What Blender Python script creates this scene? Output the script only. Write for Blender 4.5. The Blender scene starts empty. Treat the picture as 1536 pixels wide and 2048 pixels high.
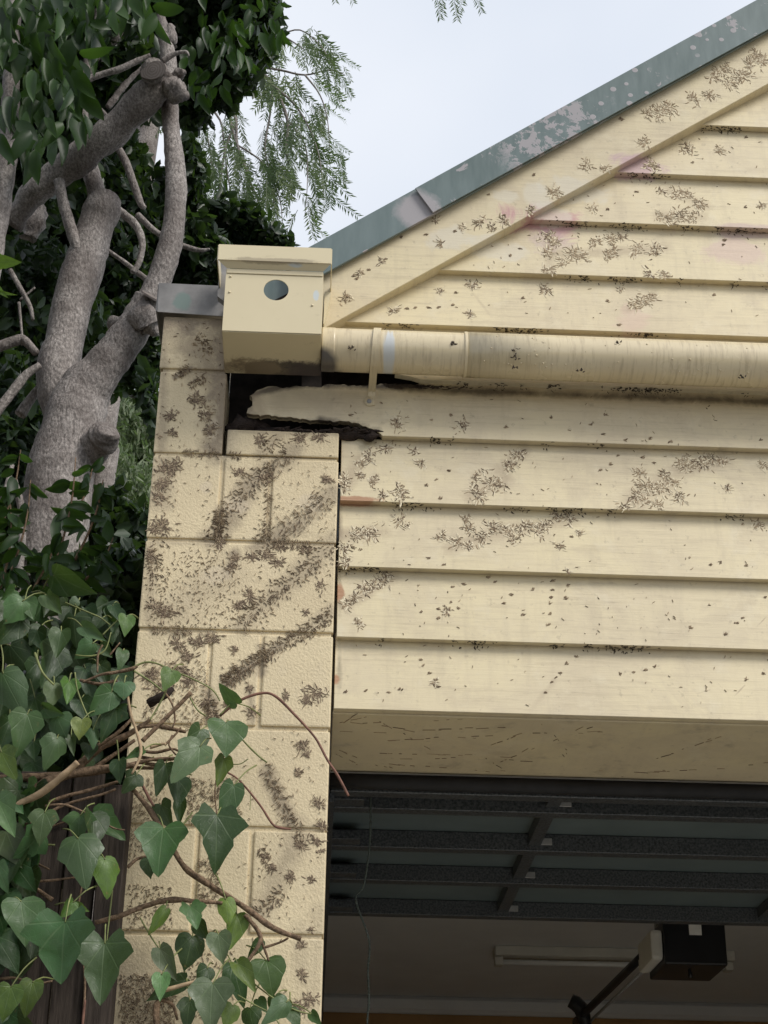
import bpy, bmesh, math, random
import numpy as np
from mathutils import Vector, Matrix, noise as mnoise
random.seed(7); RNG = np.random.default_rng(7)
S = bpy.context.scene
COL = S.collection
# ------------------------------------------------------------------ camera
GZ = 2.762                       # height of the third mortar joint above the ground; wall drawings below are in mm from it
CAM = (0.379886, -3.047779, GZ - 1.262033)
PITCH, ROLL, YAW, FPX = math.radians(26.811), math.radians(0.958), math.radians(-1.988), 3280.25
cd = bpy.data.cameras.new('camera'); cam = bpy.data.objects.new('camera', cd); COL.objects.link(cam)
cd.sensor_fit = 'VERTICAL'; cd.sensor_height = 36.0; cd.lens = 36.0 * FPX / 2048.0
cd.clip_start = 0.05; cd.clip_end = 500
def cam_ray(u, v):
    a0, b0 = (u - 768) / FPX, (1024 - v) / FPX
    cr, sr = math.cos(ROLL), math.sin(ROLL)
    a, b = cr * a0 - sr * b0, sr * a0 + cr * b0
    y = math.cos(PITCH) - b * math.sin(PITCH); z = math.sin(PITCH) + b * math.cos(PITCH)
    c, s = math.cos(YAW), math.sin(YAW)
    return Vector((c * a - s * y, s * a + c * y, z))
_f = cam_ray(768, 1024); _r = cam_ray(769, 1024) - _f; _u = cam_ray(768, 1023) - _f
_r.normalize(); _u.normalize()
cam.matrix_world = Matrix.Translation(CAM) @ Matrix((_r, _u, -_f)).transposed().to_4x4()
S.camera = cam
S.render.resolution_x, S.render.resolution_y = 768, 1024
# ------------------------------------------------------------------ sky, sun, exposure
SUN_DIR = Vector((0.80, -0.64, 0.98)).normalized()     # from the scene towards the sun, up behind the right shoulder
w = bpy.data.worlds.new('World'); S.world = w; w.use_nodes = True
nt = w.node_tree; nt.nodes.clear()
out = nt.nodes.new('ShaderNodeOutputWorld'); bg = nt.nodes.new('ShaderNodeBackground')
sky = nt.nodes.new('ShaderNodeTexSky'); sky.sky_type = 'NISHITA'; sky.sun_disc = False
sky.sun_elevation = math.asin(SUN_DIR.z); sky.sun_rotation = math.atan2(SUN_DIR.x, SUN_DIR.y)
sky.air_density = 1.0; sky.dust_density = 3.0; sky.ozone_density = 1.0
sc1 = nt.nodes.new('ShaderNodeMix'); sc1.data_type = 'RGBA'; sc1.blend_type = 'MIX'
tc = nt.nodes.new('ShaderNodeTexCoord'); cl = nt.nodes.new('ShaderNodeTexNoise'); cl.inputs['Scale'].default_value = 2.2; cl.inputs['Detail'].default_value = 4
mr = nt.nodes.new('ShaderNodeMapRange'); mr.inputs['From Min'].default_value = .3; mr.inputs['From Max'].default_value = .7
mr.inputs['To Min'].default_value = .86; mr.inputs['To Max'].default_value = .96
nt.links.new(tc.outputs['Generated'], cl.inputs['Vector']); nt.links.new(cl.outputs['Fac'], mr.inputs['Value'])
nt.links.new(mr.outputs['Result'], sc1.inputs['Factor']); nt.links.new(sky.outputs['Color'], sc1.inputs['A'])
cm = nt.nodes.new('ShaderNodeMix'); cm.data_type = 'RGBA'; cm.inputs['A'].default_value = (3.7, 4.05, 4.6, 1); cm.inputs['B'].default_value = (4.5, 4.7, 5.05, 1)      # thin even cloud deck over the blue
cn = nt.nodes.new('ShaderNodeMapRange'); cn.inputs['From Min'].default_value = .35; cn.inputs['From Max'].default_value = .65
nt.links.new(cl.outputs['Fac'], cn.inputs['Value']); nt.links.new(cn.outputs['Result'], cm.inputs['Factor']); nt.links.new(cm.outputs['Result'], sc1.inputs['B'])
nt.links.new(sc1.outputs['Result'], bg.inputs['Color']); bg.inputs['Strength'].default_value = 0.1
nt.links.new(bg.outputs['Background'], out.inputs['Surface'])
ld = bpy.data.lights.new('sun', 'SUN'); ld.energy = 1.5; ld.angle = math.radians(22); ld.color = (1, .96, .9)
sun = bpy.data.objects.new('sun', ld); COL.objects.link(sun); sun.location = (3, -6, 9)
sun.rotation_euler = SUN_DIR.to_track_quat('Z', 'Y').to_euler()
S.view_settings.view_transform = 'Standard'; S.view_settings.look = 'None'
S.view_settings.exposure = 1.0; S.view_settings.gamma = 1.0; S.view_settings.use_curve_mapping = False

# ------------------------------------------------------------------ helpers
def at(u, v, Y):                 # a point of the photograph at depth Y (metres from the wall face)
    d = cam_ray(u, v); t = (Y - CAM[1]) / d.y
    return Vector(CAM) + d * t
def mpp(u, v, Y):                # metres per photograph pixel there
    d = cam_ray(u, v); return (Y - CAM[1]) / d.y / FPX
def W(x, y, z): return Vector((x / 1000, y / 1000, z / 1000 + GZ))
def link(name, me, mat, parent=None):
    o = bpy.data.objects.new(name, me); COL.objects.link(o)
    if mat is not None and len(me.materials) == 0: me.materials.append(mat)
    if parent is not None: put(o, parent)
    return o
def put(o, parent):
    o.parent = parent
    o.matrix_parent_inverse = Matrix.Translation(-Vector(parent.location)) if parent.type == 'EMPTY' else Matrix.Identity(4)
def tag(o, label, cat=None, group=None, kind=None):
    if label: o['label'] = label
    if cat: o['category'] = cat
    if group: o['group'] = group
    if kind: o['kind'] = kind
    return o
def thing(name, loc, label, cat, group=None):
    o = bpy.data.objects.new(name, None); COL.objects.link(o); o.location = loc; o.empty_display_size = .1
    return tag(o, label, cat, group)
def mesh(name, vs, fs, smooth=False):
    me = bpy.data.meshes.new(name); me.from_pydata([tuple(v) for v in vs], [], fs); me.update()
    if smooth: me.polygons.foreach_set('use_smooth', [True] * len(me.polygons))
    return me
def bmmesh(bm, name, smooth=False):
    bmesh.ops.recalc_face_normals(bm, faces=bm.faces)
    me = bpy.data.meshes.new(name); bm.to_mesh(me); bm.free()
    if smooth: me.polygons.foreach_set('use_smooth', [True] * len(me.polygons))
    return me
def box(name, x0, x1, y0, y1, z0, z1, mat, parent=None, bev=0.0, seg=1):     # millimetres
    bm = bmesh.new(); bmesh.ops.create_cube(bm, size=1)
    for v in bm.verts:
        v.co = W(x0 if v.co.x < 0 else x1, y0 if v.co.y < 0 else y1, z0 if v.co.z < 0 else z1)
    if bev: bmesh.ops.bevel(bm, geom=bm.edges[:], offset=bev / 1000, segments=seg, affect='EDGES', profile=.6)
    return link(name, bmmesh(bm, name), mat, parent)
def prism(name, pts, y0, y1, mat, parent=None, bev=0.0, ytop=None):          # outline in X,Z (mm), extruded in Y; y0 may be a function of z
    bm = bmesh.new(); n = len(pts)
    f0 = y0 if callable(y0) else (lambda z: y0)
    f1 = y1 if callable(y1) else (lambda z: y1)
    a = [bm.verts.new(W(x, f0(z), z)) for x, z in pts]; b = [bm.verts.new(W(x, f1(z), z)) for x, z in pts]
    bm.faces.new(a); bm.faces.new(b[::-1])
    for i in range(n): bm.faces.new((a[i], b[i], b[(i + 1) % n], a[(i + 1) % n]))
    if bev: bmesh.ops.bevel(bm, geom=[e for e in bm.edges if all(v in a for v in e.verts)], offset=bev / 1000, segments=1, affect='EDGES')
    return link(name, bmmesh(bm, name), mat, parent)
def catmull(P, k):
    P = [Vector(p) for p in P]
    if len(P) < 3: k = max(k, 2)
    out = []; n = len(P)
    for i in range(n - 1):
        p0 = P[max(i - 1, 0)]; p1 = P[i]; p2 = P[i + 1]; p3 = P[min(i + 2, n - 1)]
        for j in range(k):
            t = j / k
            out.append(.5 * ((2 * p1) + (p2 - p0) * t + (2 * p0 - 5 * p1 + 4 * p2 - p3) * t * t + (3 * p1 - p0 - 3 * p2 + p3) * t ** 3))
    out.append(P[-1]); return out
def tube_data(P, R, sides=8, k=4, bump=0.0, cap=True):
    pts = catmull(P, k); rr = [v.x for v in catmull([Vector((r, 0, 0)) for r in R], k)]
    vs, fs = [], []
    t = (pts[1] - pts[0]).normalized(); n = t.orthogonal().normalized()
    ph = [random.uniform(0, 6.28) for _ in range(4)]
    for i, p in enumerate(pts):
        t2 = (pts[min(i + 1, len(pts) - 1)] - pts[max(i - 1, 0)]).normalized()
        n = (n - t2 * n.dot(t2)).normalized(); b = t2.cross(n)
        for s in range(sides):
            a = 2 * math.pi * s / sides
            q = 1 + bump * (math.sin(2 * a + ph[0] + i * .5) * .5 + math.sin(3 * a + ph[1] - i * .37) * .4 + math.sin(i * .9 + ph[2]) * .5 + random.uniform(-.3, .3))
            dv = n * math.cos(a) + b * math.sin(a)
            if bump and rr[i] > .004: w0 = p + dv * rr[i]; q += 2.2 * bump * (mnoise.noise(w0 * .45 / max(rr[i], .01)) + .6 * mnoise.noise(w0 * 1.3 / max(rr[i], .01)))
            vs.append(p + dv * max(rr[i], 1e-4) * q)
    m = len(pts)
    for i in range(m - 1):
        for s in range(sides):
            fs.append((i * sides + s, i * sides + (s + 1) % sides, (i + 1) * sides + (s + 1) % sides, (i + 1) * sides + s))
    if cap: fs.append(tuple(range(sides - 1, -1, -1))); fs.append(tuple((m - 1) * sides + s for s in range(sides)))
    return vs, fs
def tube(name, P, R, mat, parent=None, sides=8, k=4, bump=0.0):
    vs, fs = tube_data(P, R, sides, k, bump)
    return link(name, mesh(name, vs, fs, True), mat, parent)
def pxtube(name, pts, mat, parent, Y=None, sides=8, k=4, bump=.06):
    """pts: (u, v, width_px[, Y])"""
    P, R = [], []
    for q in pts:
        yy = q[3] if len(q) > 3 else Y
        P.append(at(q[0], q[1], yy)); R.append(q[2] * .5 * mpp(q[0], q[1], yy))
    return tube(name, P, R, mat, parent, sides, k, bump)

# ------------------------------------------------------------------ materials
class M:
    def __init__(s, name, rough=.6, spec=.3):
        s.m = bpy.data.materials.new(name); s.m.use_nodes = True; s.t = s.m.node_tree
        s.b = s.t.nodes['Principled BSDF']; s.b.inputs['Roughness'].default_value = rough; s.b.inputs['Specular IOR Level'].default_value = spec
        s.o = s.t.nodes['Material Output']
    def n(s, typ, **kw):
        d = s.t.nodes.new('ShaderNode' + typ)
        for k, v in kw.items(): setattr(d, k, v)
        return d
    def L(s, a, b): s.t.links.new(a, b)
    def pos(s): return s.n('NewGeometry').outputs['Position']
    def obj(s): return s.n('TexCoord').outputs['Object']
    def scale(s, v, x, y, z):
        d = s.n('VectorMath', operation='MULTIPLY'); s.L(v, d.inputs[0]); d.inputs[1].default_value = (x, y, z); return d.outputs[0]
    def noise(s, v, sc, det=4, rough=.55, dist=0):
        d = s.n('TexNoise'); s.L(v, d.inputs['Vector']); d.inputs['Scale'].default_value = sc; d.inputs['Detail'].default_value = det
        d.inputs['Roughness'].default_value = rough; d.inputs['Distortion'].default_value = dist; return d.outputs['Fac']
    def vor(s, v, sc, feat='F1', out='Distance'):
        d = s.n('TexVoronoi', feature=feat); s.L(v, d.inputs['Vector']); d.inputs['Scale'].default_value = sc; return d.outputs[out]
    def rng(s, v, a, b, c=0., d=1.):
        r = s.n('MapRange'); r.inputs['From Min'].default_value = a; r.inputs['From Max'].default_value = b
        r.inputs['To Min'].default_value = c; r.inputs['To Max'].default_value = d; s.L(v, r.inputs['Value']); return r.outputs['Result']
    def math(s, op, a, b=None):
        d = s.n('Math', operation=op)
        for i, x in enumerate((a, b)):
            if x is None: continue
            if isinstance(x, (int, float)): d.inputs[i].default_value = x
            else: s.L(x, d.inputs[i])
        return d.outputs[0]
    def mix(s, f, a, b, mode='MIX'):
        d = s.n('Mix', data_type='RGBA', blend_type=mode)
        for k, x in (('Factor', f), ('A', a), ('B', b)):
            if isinstance(x, (int, float)): d.inputs[k].default_value = x
            elif isinstance(x, tuple): d.inputs[k].default_value = (*x, 1)
            else: s.L(x, d.inputs[k])
        return d.outputs['Result']
    def spot(s, p, c, r, nz, amp=.5):        # soft blob of its own shape around a place
        d = s.n('VectorMath', operation='SUBTRACT'); s.L(p, d.inputs[0]); d.inputs[1].default_value = c
        e = s.n('VectorMath', operation='DIVIDE'); s.L(d.outputs[0], e.inputs[0]); e.inputs[1].default_value = r
        l = s.n('VectorMath', operation='LENGTH'); s.L(e.outputs[0], l.inputs[0])
        q = s.math('ADD', l.outputs['Value'], s.math('MULTIPLY', s.math('SUBTRACT', nz, .5), amp * 4))
        return s.rng(q, 1.15, .75)
    def seg(s, p, a, b, wd, nz, amp=.5):      # stain and painted shade along a line a-b on the wall face
        a = Vector(a); b = Vector(b); ab = b - a
        d = s.n('VectorMath', operation='SUBTRACT'); s.L(p, d.inputs[0]); d.inputs[1].default_value = a
        t = s.n('VectorMath', operation='DOT_PRODUCT'); s.L(d.outputs[0], t.inputs[0]); t.inputs[1].default_value = ab / ab.length_squared
        tcl = s.n('Clamp'); s.L(t.outputs['Value'], tcl.inputs['Value'])
        q = s.n('VectorMath', operation='SCALE'); q.inputs[0].default_value = ab; s.L(tcl.outputs[0], q.inputs['Scale'])
        e = s.n('VectorMath', operation='DISTANCE'); s.L(d.outputs[0], e.inputs[0]); s.L(q.outputs[0], e.inputs[1])
        v = s.math('ADD', s.math('DIVIDE', e.outputs['Value'], wd), s.math('MULTIPLY', s.math('SUBTRACT', nz, .5), amp * 4))
        return s.rng(v, 1.3, .2)
    def color(s, c):
        if isinstance(c, tuple): s.b.inputs['Base Color'].default_value = (*c, 1)
        else: s.L(c, s.b.inputs['Base Color'])
        return s
    def bump(s, h, st=.3, dist=.002):
        d = s.n('Bump'); d.inputs['Strength'].default_value = st; d.inputs['Distance'].default_value = dist; s.L(h, d.inputs['Height'])
        s.L(d.outputs['Normal'], s.b.inputs['Normal']); return s
    def rough(s, v): s.L(v, s.b.inputs['Roughness']); return s

CREAM = (.665, .575, .375)
def painted_wood():
    m = M('cream_painted_timber', .5, .35); p = m.pos()
    st = m.scale(p, 1.0, 1.0, 16)
    n1 = m.noise(st, 5.0, 8, .68); n2 = m.noise(p, 2.6, 6, .65); n3 = m.noise(p, 60, 4, .65); n4 = m.noise(p, 11, 7, .7, .3)
    gr = m.noise(m.scale(p, 1, 1, 30), 11, 4, .7); n5 = m.noise(m.scale(p, 9, 1, 1.4), 3.2, 6, .65); n6 = m.noise(p, 5.5, 8, .75, .8)
    c = m.mix(m.rng(n2, .40, .60), CREAM, (.60, .515, .355))
    c = m.mix(m.rng(n6, .47, .63, 0, .55), c, (.52, .44, .31))
    c = m.mix(m.rng(n1, .52, .70, 0, .45), c, (.40, .33, .225))
    c = m.mix(m.rng(n5, .52, .68, 0, .25), c, (.42, .355, .25))
    c = m.mix(m.rng(n4, .54, .64, 0, .5), c, (.655, .58, .42))
    c = m.mix(m.math('MULTIPLY', m.rng(gr, .58, .70, 0, .55), m.rng(n6, .42, .6)), c, (.27, .225, .165))
    c = m.mix(m.rng(n3, .62, .72, 0, .40), c, (.27, .22, .16))
    for (u, v, ru, rv, k, col) in ((1085, 438, .085, .040, .9, (.50, .285, .285)), (1270, 333, .060, .024, .8, (.49, .34, .36)), (1478, 492, .075, .045, .5, (.54, .38, .36)),
                                   (1270, 640, .04, .05, .4, (.58, .40, .34)), (1085, 470, .05, .04, .4, (.45, .33, .35)), (1480, 460, .09, .018, .55, (.44, .31, .32))):
        c = m.mix(m.math('MULTIPLY', m.spot(p, tuple(at(u, v, 0)), (ru, .3, rv), n6, 1.1), k), c, col)
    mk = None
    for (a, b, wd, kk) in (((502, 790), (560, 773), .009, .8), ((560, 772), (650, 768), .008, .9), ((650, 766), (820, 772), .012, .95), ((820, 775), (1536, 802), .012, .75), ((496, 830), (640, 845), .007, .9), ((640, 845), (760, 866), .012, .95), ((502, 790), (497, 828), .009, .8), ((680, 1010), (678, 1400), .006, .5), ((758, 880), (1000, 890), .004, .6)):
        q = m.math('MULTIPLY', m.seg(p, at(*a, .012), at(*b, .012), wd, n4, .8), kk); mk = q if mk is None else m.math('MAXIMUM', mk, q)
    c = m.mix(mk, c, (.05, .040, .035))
    mk = None            # faint brown ghosts of the runners the rootlets grew from
    for (a, b, wd, kk) in (((900, 1100), (1010, 1060), .018, .5), ((1010, 1060), (1150, 1035), .018, .5), ((690, 1212), (790, 1150), .014, .55), ((1260, 1005), (1330, 965), .026, .5), ((1350, 940), (1450, 918), .020, .5), ((1090, 512), (1330, 495), .016, .45), ((1100, 470), (1095, 540), .014, .5), ((1320, 436), (1400, 434), .022, .4), ((1340, 380), (1410, 412), .018, .4), ((690, 1070), (760, 1062), .018, .5), ((940, 995), (1010, 960), .020, .5), ((1000, 935), (1050, 900), .016, .5), ((690, 975), (720, 915), .018, .5), ((1255, 620), (1310, 590), .014, .4),
                           ((1420, 1445), (1490, 1370), .0016, .6), ((1320, 1410), (1420, 1380), .0014, .6), ((1040, 1450), (1110, 1360), .006, .25), ((1480, 1290), (1536, 1230), .0014, .6), ((930, 560), (985, 640), .004, .3), ((560, 805), (700, 800), .03, .3), ((510, 795), (520, 825), .02, .5)):
        q = m.math('MULTIPLY', m.seg(p, at(*a, .008), at(*b, .008), wd, n4, .7), kk); mk = q if mk is None else m.math('MAXIMUM', mk, q)
    c = m.mix(mk, c, (.33, .255, .175))
    for (u, v, ru, rv) in ((705, 998, .050, .008), (678, 1178, .011, .022), (669, 1356, .010, .012)):      # bare timber where paint has flaked
        c = m.mix(m.spot(p, tuple(at(u, v, 0)), (ru, .3, rv), n4, .6), c, m.mix(m.rng(gr, .35, .65), (.33, .18, .10), (.47, .29, .18)))
    for (u, v, ru, rv) in ((1010, 395, .030, .017), (1150, 370, .07, .03), (1000, 490, .08, .03), (1075, 390, .03, .03), (1110, 420, .05, .02), (900, 480, .05, .03)):     # paint peeled to an older pale coat
        c = m.mix(m.math('MULTIPLY', m.spot(p, tuple(at(u, v, -.02)), (ru, .3, rv), n4, .9), .6), c, (.62, .575, .47))
    m.color(c); h = m.math('ADD', m.math('MULTIPLY', n1, .6), m.math('ADD', m.math('MULTIPLY', n4, .6), m.math('MULTIPLY', gr, .25)))
    m.bump(h, .35, .003); m.rough(m.rng(n2, .3, .7, .36, .62)); return m.m
TRACES_AND_SHADE = [((585, 900), (515, 955), 18, .6), ((515, 955), (425, 1080), 20, .75), ((560, 868), (520, 910), 14, .5), ((662, 985), (600, 1045), 18, .6), ((600, 1045), (515, 1092), 20, .75), ((668, 1085), (560, 1180), 20, .5), ((560, 1180), (478, 1255), 16, .5),
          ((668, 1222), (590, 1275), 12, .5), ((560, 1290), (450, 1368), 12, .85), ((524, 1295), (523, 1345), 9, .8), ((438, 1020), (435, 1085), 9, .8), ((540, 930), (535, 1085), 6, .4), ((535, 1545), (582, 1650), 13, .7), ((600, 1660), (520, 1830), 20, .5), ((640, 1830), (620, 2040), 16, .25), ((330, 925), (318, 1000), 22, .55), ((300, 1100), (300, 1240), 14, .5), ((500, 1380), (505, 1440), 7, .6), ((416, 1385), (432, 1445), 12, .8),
          ((470, 1108), (452, 1150), 10, .8), ((450, 1150), (330, 1230), 40, .35), ((250, 1960), (300, 2060), 50, .6), ((600, 1860), (610, 1960), 14, .3), ((325, 648), (450, 648), 44, 1.0), ((444, 650), (442, 900), 30, .95), ((385, 690), (440, 750), 44, .75), ((330, 640), (322, 900), 10, .6), ((350, 755), (382, 735), 5, .9), ((450, 862), (680, 870), 5, .5), ((300, 1262), (420, 1264), 6, .5), ((300, 1083), (420, 1085), 6, .5), ((540, 1088), (640, 1091), 6, .6)]  # bands on the raised column, under cap and beside box: grime plus painted shade
def painted_block(name='cream_painted_blockwork', traces_and_shade=True, k=1.0):
    m = M(name, .62, .3); p = m.pos()
    n2 = m.noise(p, 5, 6, .65); n3 = m.noise(p, 150, 3, .6); n4 = m.noise(p, 16, 7, .7, .4); v = m.noise(m.scale(p, 1, 1, .8), 230, 2, .5, .4); n5 = m.noise(p, 34, 6, .7)
    c = m.mix(m.rng(n2, .38, .66), (.665 * k, .56 * k, .365 * k), (.60 * k, .50 * k, .325 * k))
    c = m.mix(m.rng(n4, .52, .66, 0, .45), c, (.61 * k, .52 * k, .36 * k))
    c = m.mix(m.rng(n5, .58, .74, 0, .35), c, (.36, .285, .185))
    if traces_and_shade:
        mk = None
        for (a, b, wd, kk) in TRACES_AND_SHADE:
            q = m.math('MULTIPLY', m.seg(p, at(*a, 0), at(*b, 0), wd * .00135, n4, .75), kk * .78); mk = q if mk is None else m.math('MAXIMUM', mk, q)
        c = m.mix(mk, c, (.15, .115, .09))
    c = m.mix(m.rng(n3, .60, .72, 0, .45), c, (.28, .215, .14))
    for (u, v_, ru, rv) in ((412, 975, .013, .016), (430, 1150, .03, .022), (425, 860, .012, .03), (620, 1005, .03, .02), (470, 1010, .03, .02)):
        c = m.mix(m.math('MULTIPLY', m.spot(p, tuple(at(u, v_, 0)), (ru, .3, rv), n5, .5), .5), c, (.60, .51, .37))
    m.color(c); m.bump(m.math('ADD', m.math('MULTIPLY', n3, .9), m.math('MULTIPLY', v, .8)), .45, .003); return m.m
def simple(name, col, rough=.6, spec=.3, var=.25, sc=20, bump=0, stretch=(1, 1, 1)):
    m = M(name, rough, spec); p = m.scale(m.pos(), *stretch); n = m.noise(p, sc, 5, .6)
    m.color(m.mix(m.rng(n, .3, .7), tuple(x * (1 - var) for x in col), tuple(min(1, x * (1 + var)) for x in col)))
    if bump: m.bump(n, bump, .004)
    return m.m
def green_metal(name='worn_green_painted_metal', flakes=True):
    m = M(name, .42, .5); p = m.pos()
    n = m.noise(p, 13, 7, .66, .8); n2 = m.noise(p, 34, 6, .68, .4); n3 = m.vor(p, 30)
    zone = m.rng(m.noise(p, 1.7, 2), .42, .62)
    for_ = m.spot(p, tuple(at(1120, 280, -.045)), (.16, .4, .13), n, .5)
    pk = m.math('MAXIMUM', m.rng(n, .612 if flakes else .9, .625 if flakes else .95), m.math('MULTIPLY', m.rng(n2, .50, .52), for_))
    pk = m.math('MAXIMUM', pk, m.spot(p, tuple(at(835, 420, -.04)), (.05, .4, .05), n2, .2))
    pk = m.math('MAXIMUM', pk, m.math('MULTIPLY', m.rng(n3, .23, .20), m.rng(m.noise(p, 7), .40, .48, 0, 1 if flakes else .0)))
    c = m.mix(m.rng(m.noise(m.scale(p, 5, 5, 1), 9), .35, .7), (.090, .126, .122), (.132, .172, .168))
    c = m.mix(m.math('MULTIPLY', zone, .3), c, (.17, .22, .23))
    m.color(m.mix(pk, c, (.30, .285, .295))); m.rough(m.rng(pk, 0, 1, .38, .65)); m.bump(pk, .3, .001); return m.m
def bark():
    m = M('grey_bark', .8, .2); p = m.pos()
    n = m.noise(m.scale(p, 1, 1, .6), 130, 5, .75, .2); n2 = m.noise(p, 7, 4, .6); v = m.vor(m.scale(p, 1, 1, .5), 110)
    c = m.mix(m.rng(n, .36, .66), (.14, .125, .115), (.46, .415, .385))
    c = m.mix(m.rng(n2, .42, .66, 0, .7), c, (.105, .085, .076))
    c = m.mix(m.rng(m.noise(p, 22, 5, .7), .5, .68, 0, .5), c, (.115, .095, .085)); m.color(c); m.bump(m.math('ADD', n, m.math('ADD', m.math('MULTIPLY', v, .6), m.noise(p, 30, 4))), .8, .006); return m.m
def leafmat(name, c1, c2, trans=.3, rough=.35, spec=.5, island=True, tcol=None):
    m = M(name, rough, spec)
    r = m.n('NewGeometry').outputs['Random Per Island'] if island else m.n('ObjectInfo').outputs['Random']
    c = m.mix(r, c1, c2); m.color(c)
    t = m.n('BsdfTranslucent'); m.L(m.mix(.55, c, tcol or (.16, .30, .04)), t.inputs['Color'])
    x = m.n('MixShader'); x.inputs[0].default_value = trans; m.L(m.b.outputs[0], x.inputs[1]); m.L(t.outputs[0], x.inputs[2])
    m.L(x.outputs[0], m.o.inputs['Surface']); return m.m
def ivymat():
    m = M('ivy_leaf', .5, .34); info = m.n('ObjectInfo'); o = m.obj(); sx = m.n('SeparateXYZ'); m.L(o, sx.inputs[0])
    d = None
    for a in (0, 38, -38, 82, -82):
        ca, sa = math.cos(math.radians(a)), math.sin(math.radians(a))
        q = m.math('ABSOLUTE', m.math('SUBTRACT', m.math('MULTIPLY', sx.outputs['X'], ca), m.math('MULTIPLY', sx.outputs['Y'], sa)))
        if a: q = m.math('ADD', q, m.math('MULTIPLY', m.math('LESS_THAN', m.math('ADD', m.math('MULTIPLY', sx.outputs['X'], sa), m.math('MULTIPLY', sx.outputs['Y'], ca)), 0), 1))
        d = q if d is None else m.math('MINIMUM', d, q)
    vein = m.rng(d, .006, .022, 1, 0)
    fine = m.rng(m.vor(o, 9, 'DISTANCE_TO_EDGE'), .0, .05, .35, 0)
    vein = m.math('MAXIMUM', vein, fine)
    n = m.noise(o, 3.2, 5, .6); n2 = m.noise(m.pos(), 30, 4, .6)
    base = m.mix(m.rng(n, .35, .7, 0, .6), info.outputs['Color'], (.032, .062, .022))
    base = m.mix(m.rng(n2, .6, .75, 0, .12), base, (.10, .13, .09))
    c = m.mix(m.math('MULTIPLY', vein, m.rng(n, .35, .65, .10, .34)), base, (.15, .21, .10))
    c = m.mix(m.math('MULTIPLY', m.rng(m.noise(o, 2.1, 6, .7), .60, .66), m.math('GREATER_THAN', info.outputs['Random'], .62)), c, (.16, .12, .045)); m.rough(m.rng(n, .35, .65, .33, .6))
    m.color(c); m.bump(m.math('SUBTRACT', n, m.math('MULTIPLY', vein, .5)), .25, .004)
    t = m.n('BsdfTranslucent'); m.L(m.mix(.5, c, (.20, .34, .05)), t.inputs['Color'])
    x = m.n('MixShader'); x.inputs[0].default_value = .2; m.L(m.b.outputs[0], x.inputs[1]); m.L(t.outputs[0], x.inputs[2]); m.L(x.outputs[0], m.o.inputs['Surface'])
    return m.m
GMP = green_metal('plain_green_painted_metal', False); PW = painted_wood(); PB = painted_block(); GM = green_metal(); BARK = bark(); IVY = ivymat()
def pipemat():
    m = M('cream_painted_pipe', .3, .7); p = m.pos(); n = m.noise(m.scale(p, 12, 1, 1.5), 12, 5, .65); n2 = m.noise(p, 5, 4)
    c = m.mix(m.rng(n2, .35, .7), (.62, .53, .35), (.57, .48, .315)); c = m.mix(m.rng(n, .50, .70, 0, .6), c, (.33, .26, .165))
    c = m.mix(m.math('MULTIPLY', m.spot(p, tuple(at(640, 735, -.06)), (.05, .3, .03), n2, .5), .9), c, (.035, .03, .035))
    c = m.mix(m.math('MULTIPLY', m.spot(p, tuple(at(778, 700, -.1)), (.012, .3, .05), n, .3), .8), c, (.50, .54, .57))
    m.color(c); m.rough(m.rng(n2, .3, .7, .20, .36)); m.bump(m.noise(p, 45, 3), .10, .003); return m.m
PIPE = pipemat()
def headmat():
    m = M('cream_painted_sheet_metal', .38, .45); p = m.pos(); n = m.noise(m.scale(p, 1, 1, 1.6), 24, 7, .72, .4); n2 = m.noise(p, 5, 4)
    c = m.mix(m.rng(n2, .35, .7), (.645, .565, .38), (.60, .52, .345))
    c = m.mix(m.rng(n, .62, .8, 0, .5), c, (.34, .28, .18))
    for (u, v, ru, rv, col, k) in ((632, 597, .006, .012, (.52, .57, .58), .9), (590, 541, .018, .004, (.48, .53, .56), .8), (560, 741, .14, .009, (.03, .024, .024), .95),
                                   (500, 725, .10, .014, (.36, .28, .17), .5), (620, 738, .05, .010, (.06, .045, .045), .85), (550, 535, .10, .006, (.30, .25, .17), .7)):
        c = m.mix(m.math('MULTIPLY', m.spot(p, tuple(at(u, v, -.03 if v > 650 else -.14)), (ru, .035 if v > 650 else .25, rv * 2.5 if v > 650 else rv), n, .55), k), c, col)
    m.color(c); m.rough(m.rng(n2, .3, .7, .3, .5)); return m.m
HEAD = headmat()
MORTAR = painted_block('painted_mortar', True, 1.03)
ROOT = M('dry_ivy_roots', .85, .15); ROOT.color(ROOT.mix(ROOT.n('NewGeometry').outputs['Random Per Island'], (.105, .077, .056), (.25, .19, .135))); ROOT = ROOT.m
ROOTP = M('pale_dry_ivy_roots', .85, .15); ROOTP.color(ROOTP.mix(ROOTP.n('NewGeometry').outputs['Random Per Island'], (.26, .20, .135), (.45, .36, .245))); ROOTP = ROOTP.m
MOULD = simple('black_mould', (.065, .052, .042), .9, .1, .4, 90)
ROT = simple('rotten_timber', (.035, .026, .022), .9, .15, .7, 40, .8, (3, 3, 20))
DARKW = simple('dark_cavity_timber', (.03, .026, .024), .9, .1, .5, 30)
FENCE = simple('weathered_dark_fence_timber', (.052, .041, .034), .85, .15, .55, 18, .7, (7, 7, .7))
STEM = simple('brown_woody_stem', (.165, .112, .072), .85, .15, .6, 120, .9)
GSTEM = simple('green_young_stem', (.17, .19, .07), .6, .3, .35, 40)
RSTEM = simple('reddish_brown_stem', (.17, .085, .06), .7, .3, .4, 50)
CUTW = simple('pale_cut_wood', (.36, .26, .16), .8, .2, .3, 50, .4)
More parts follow.
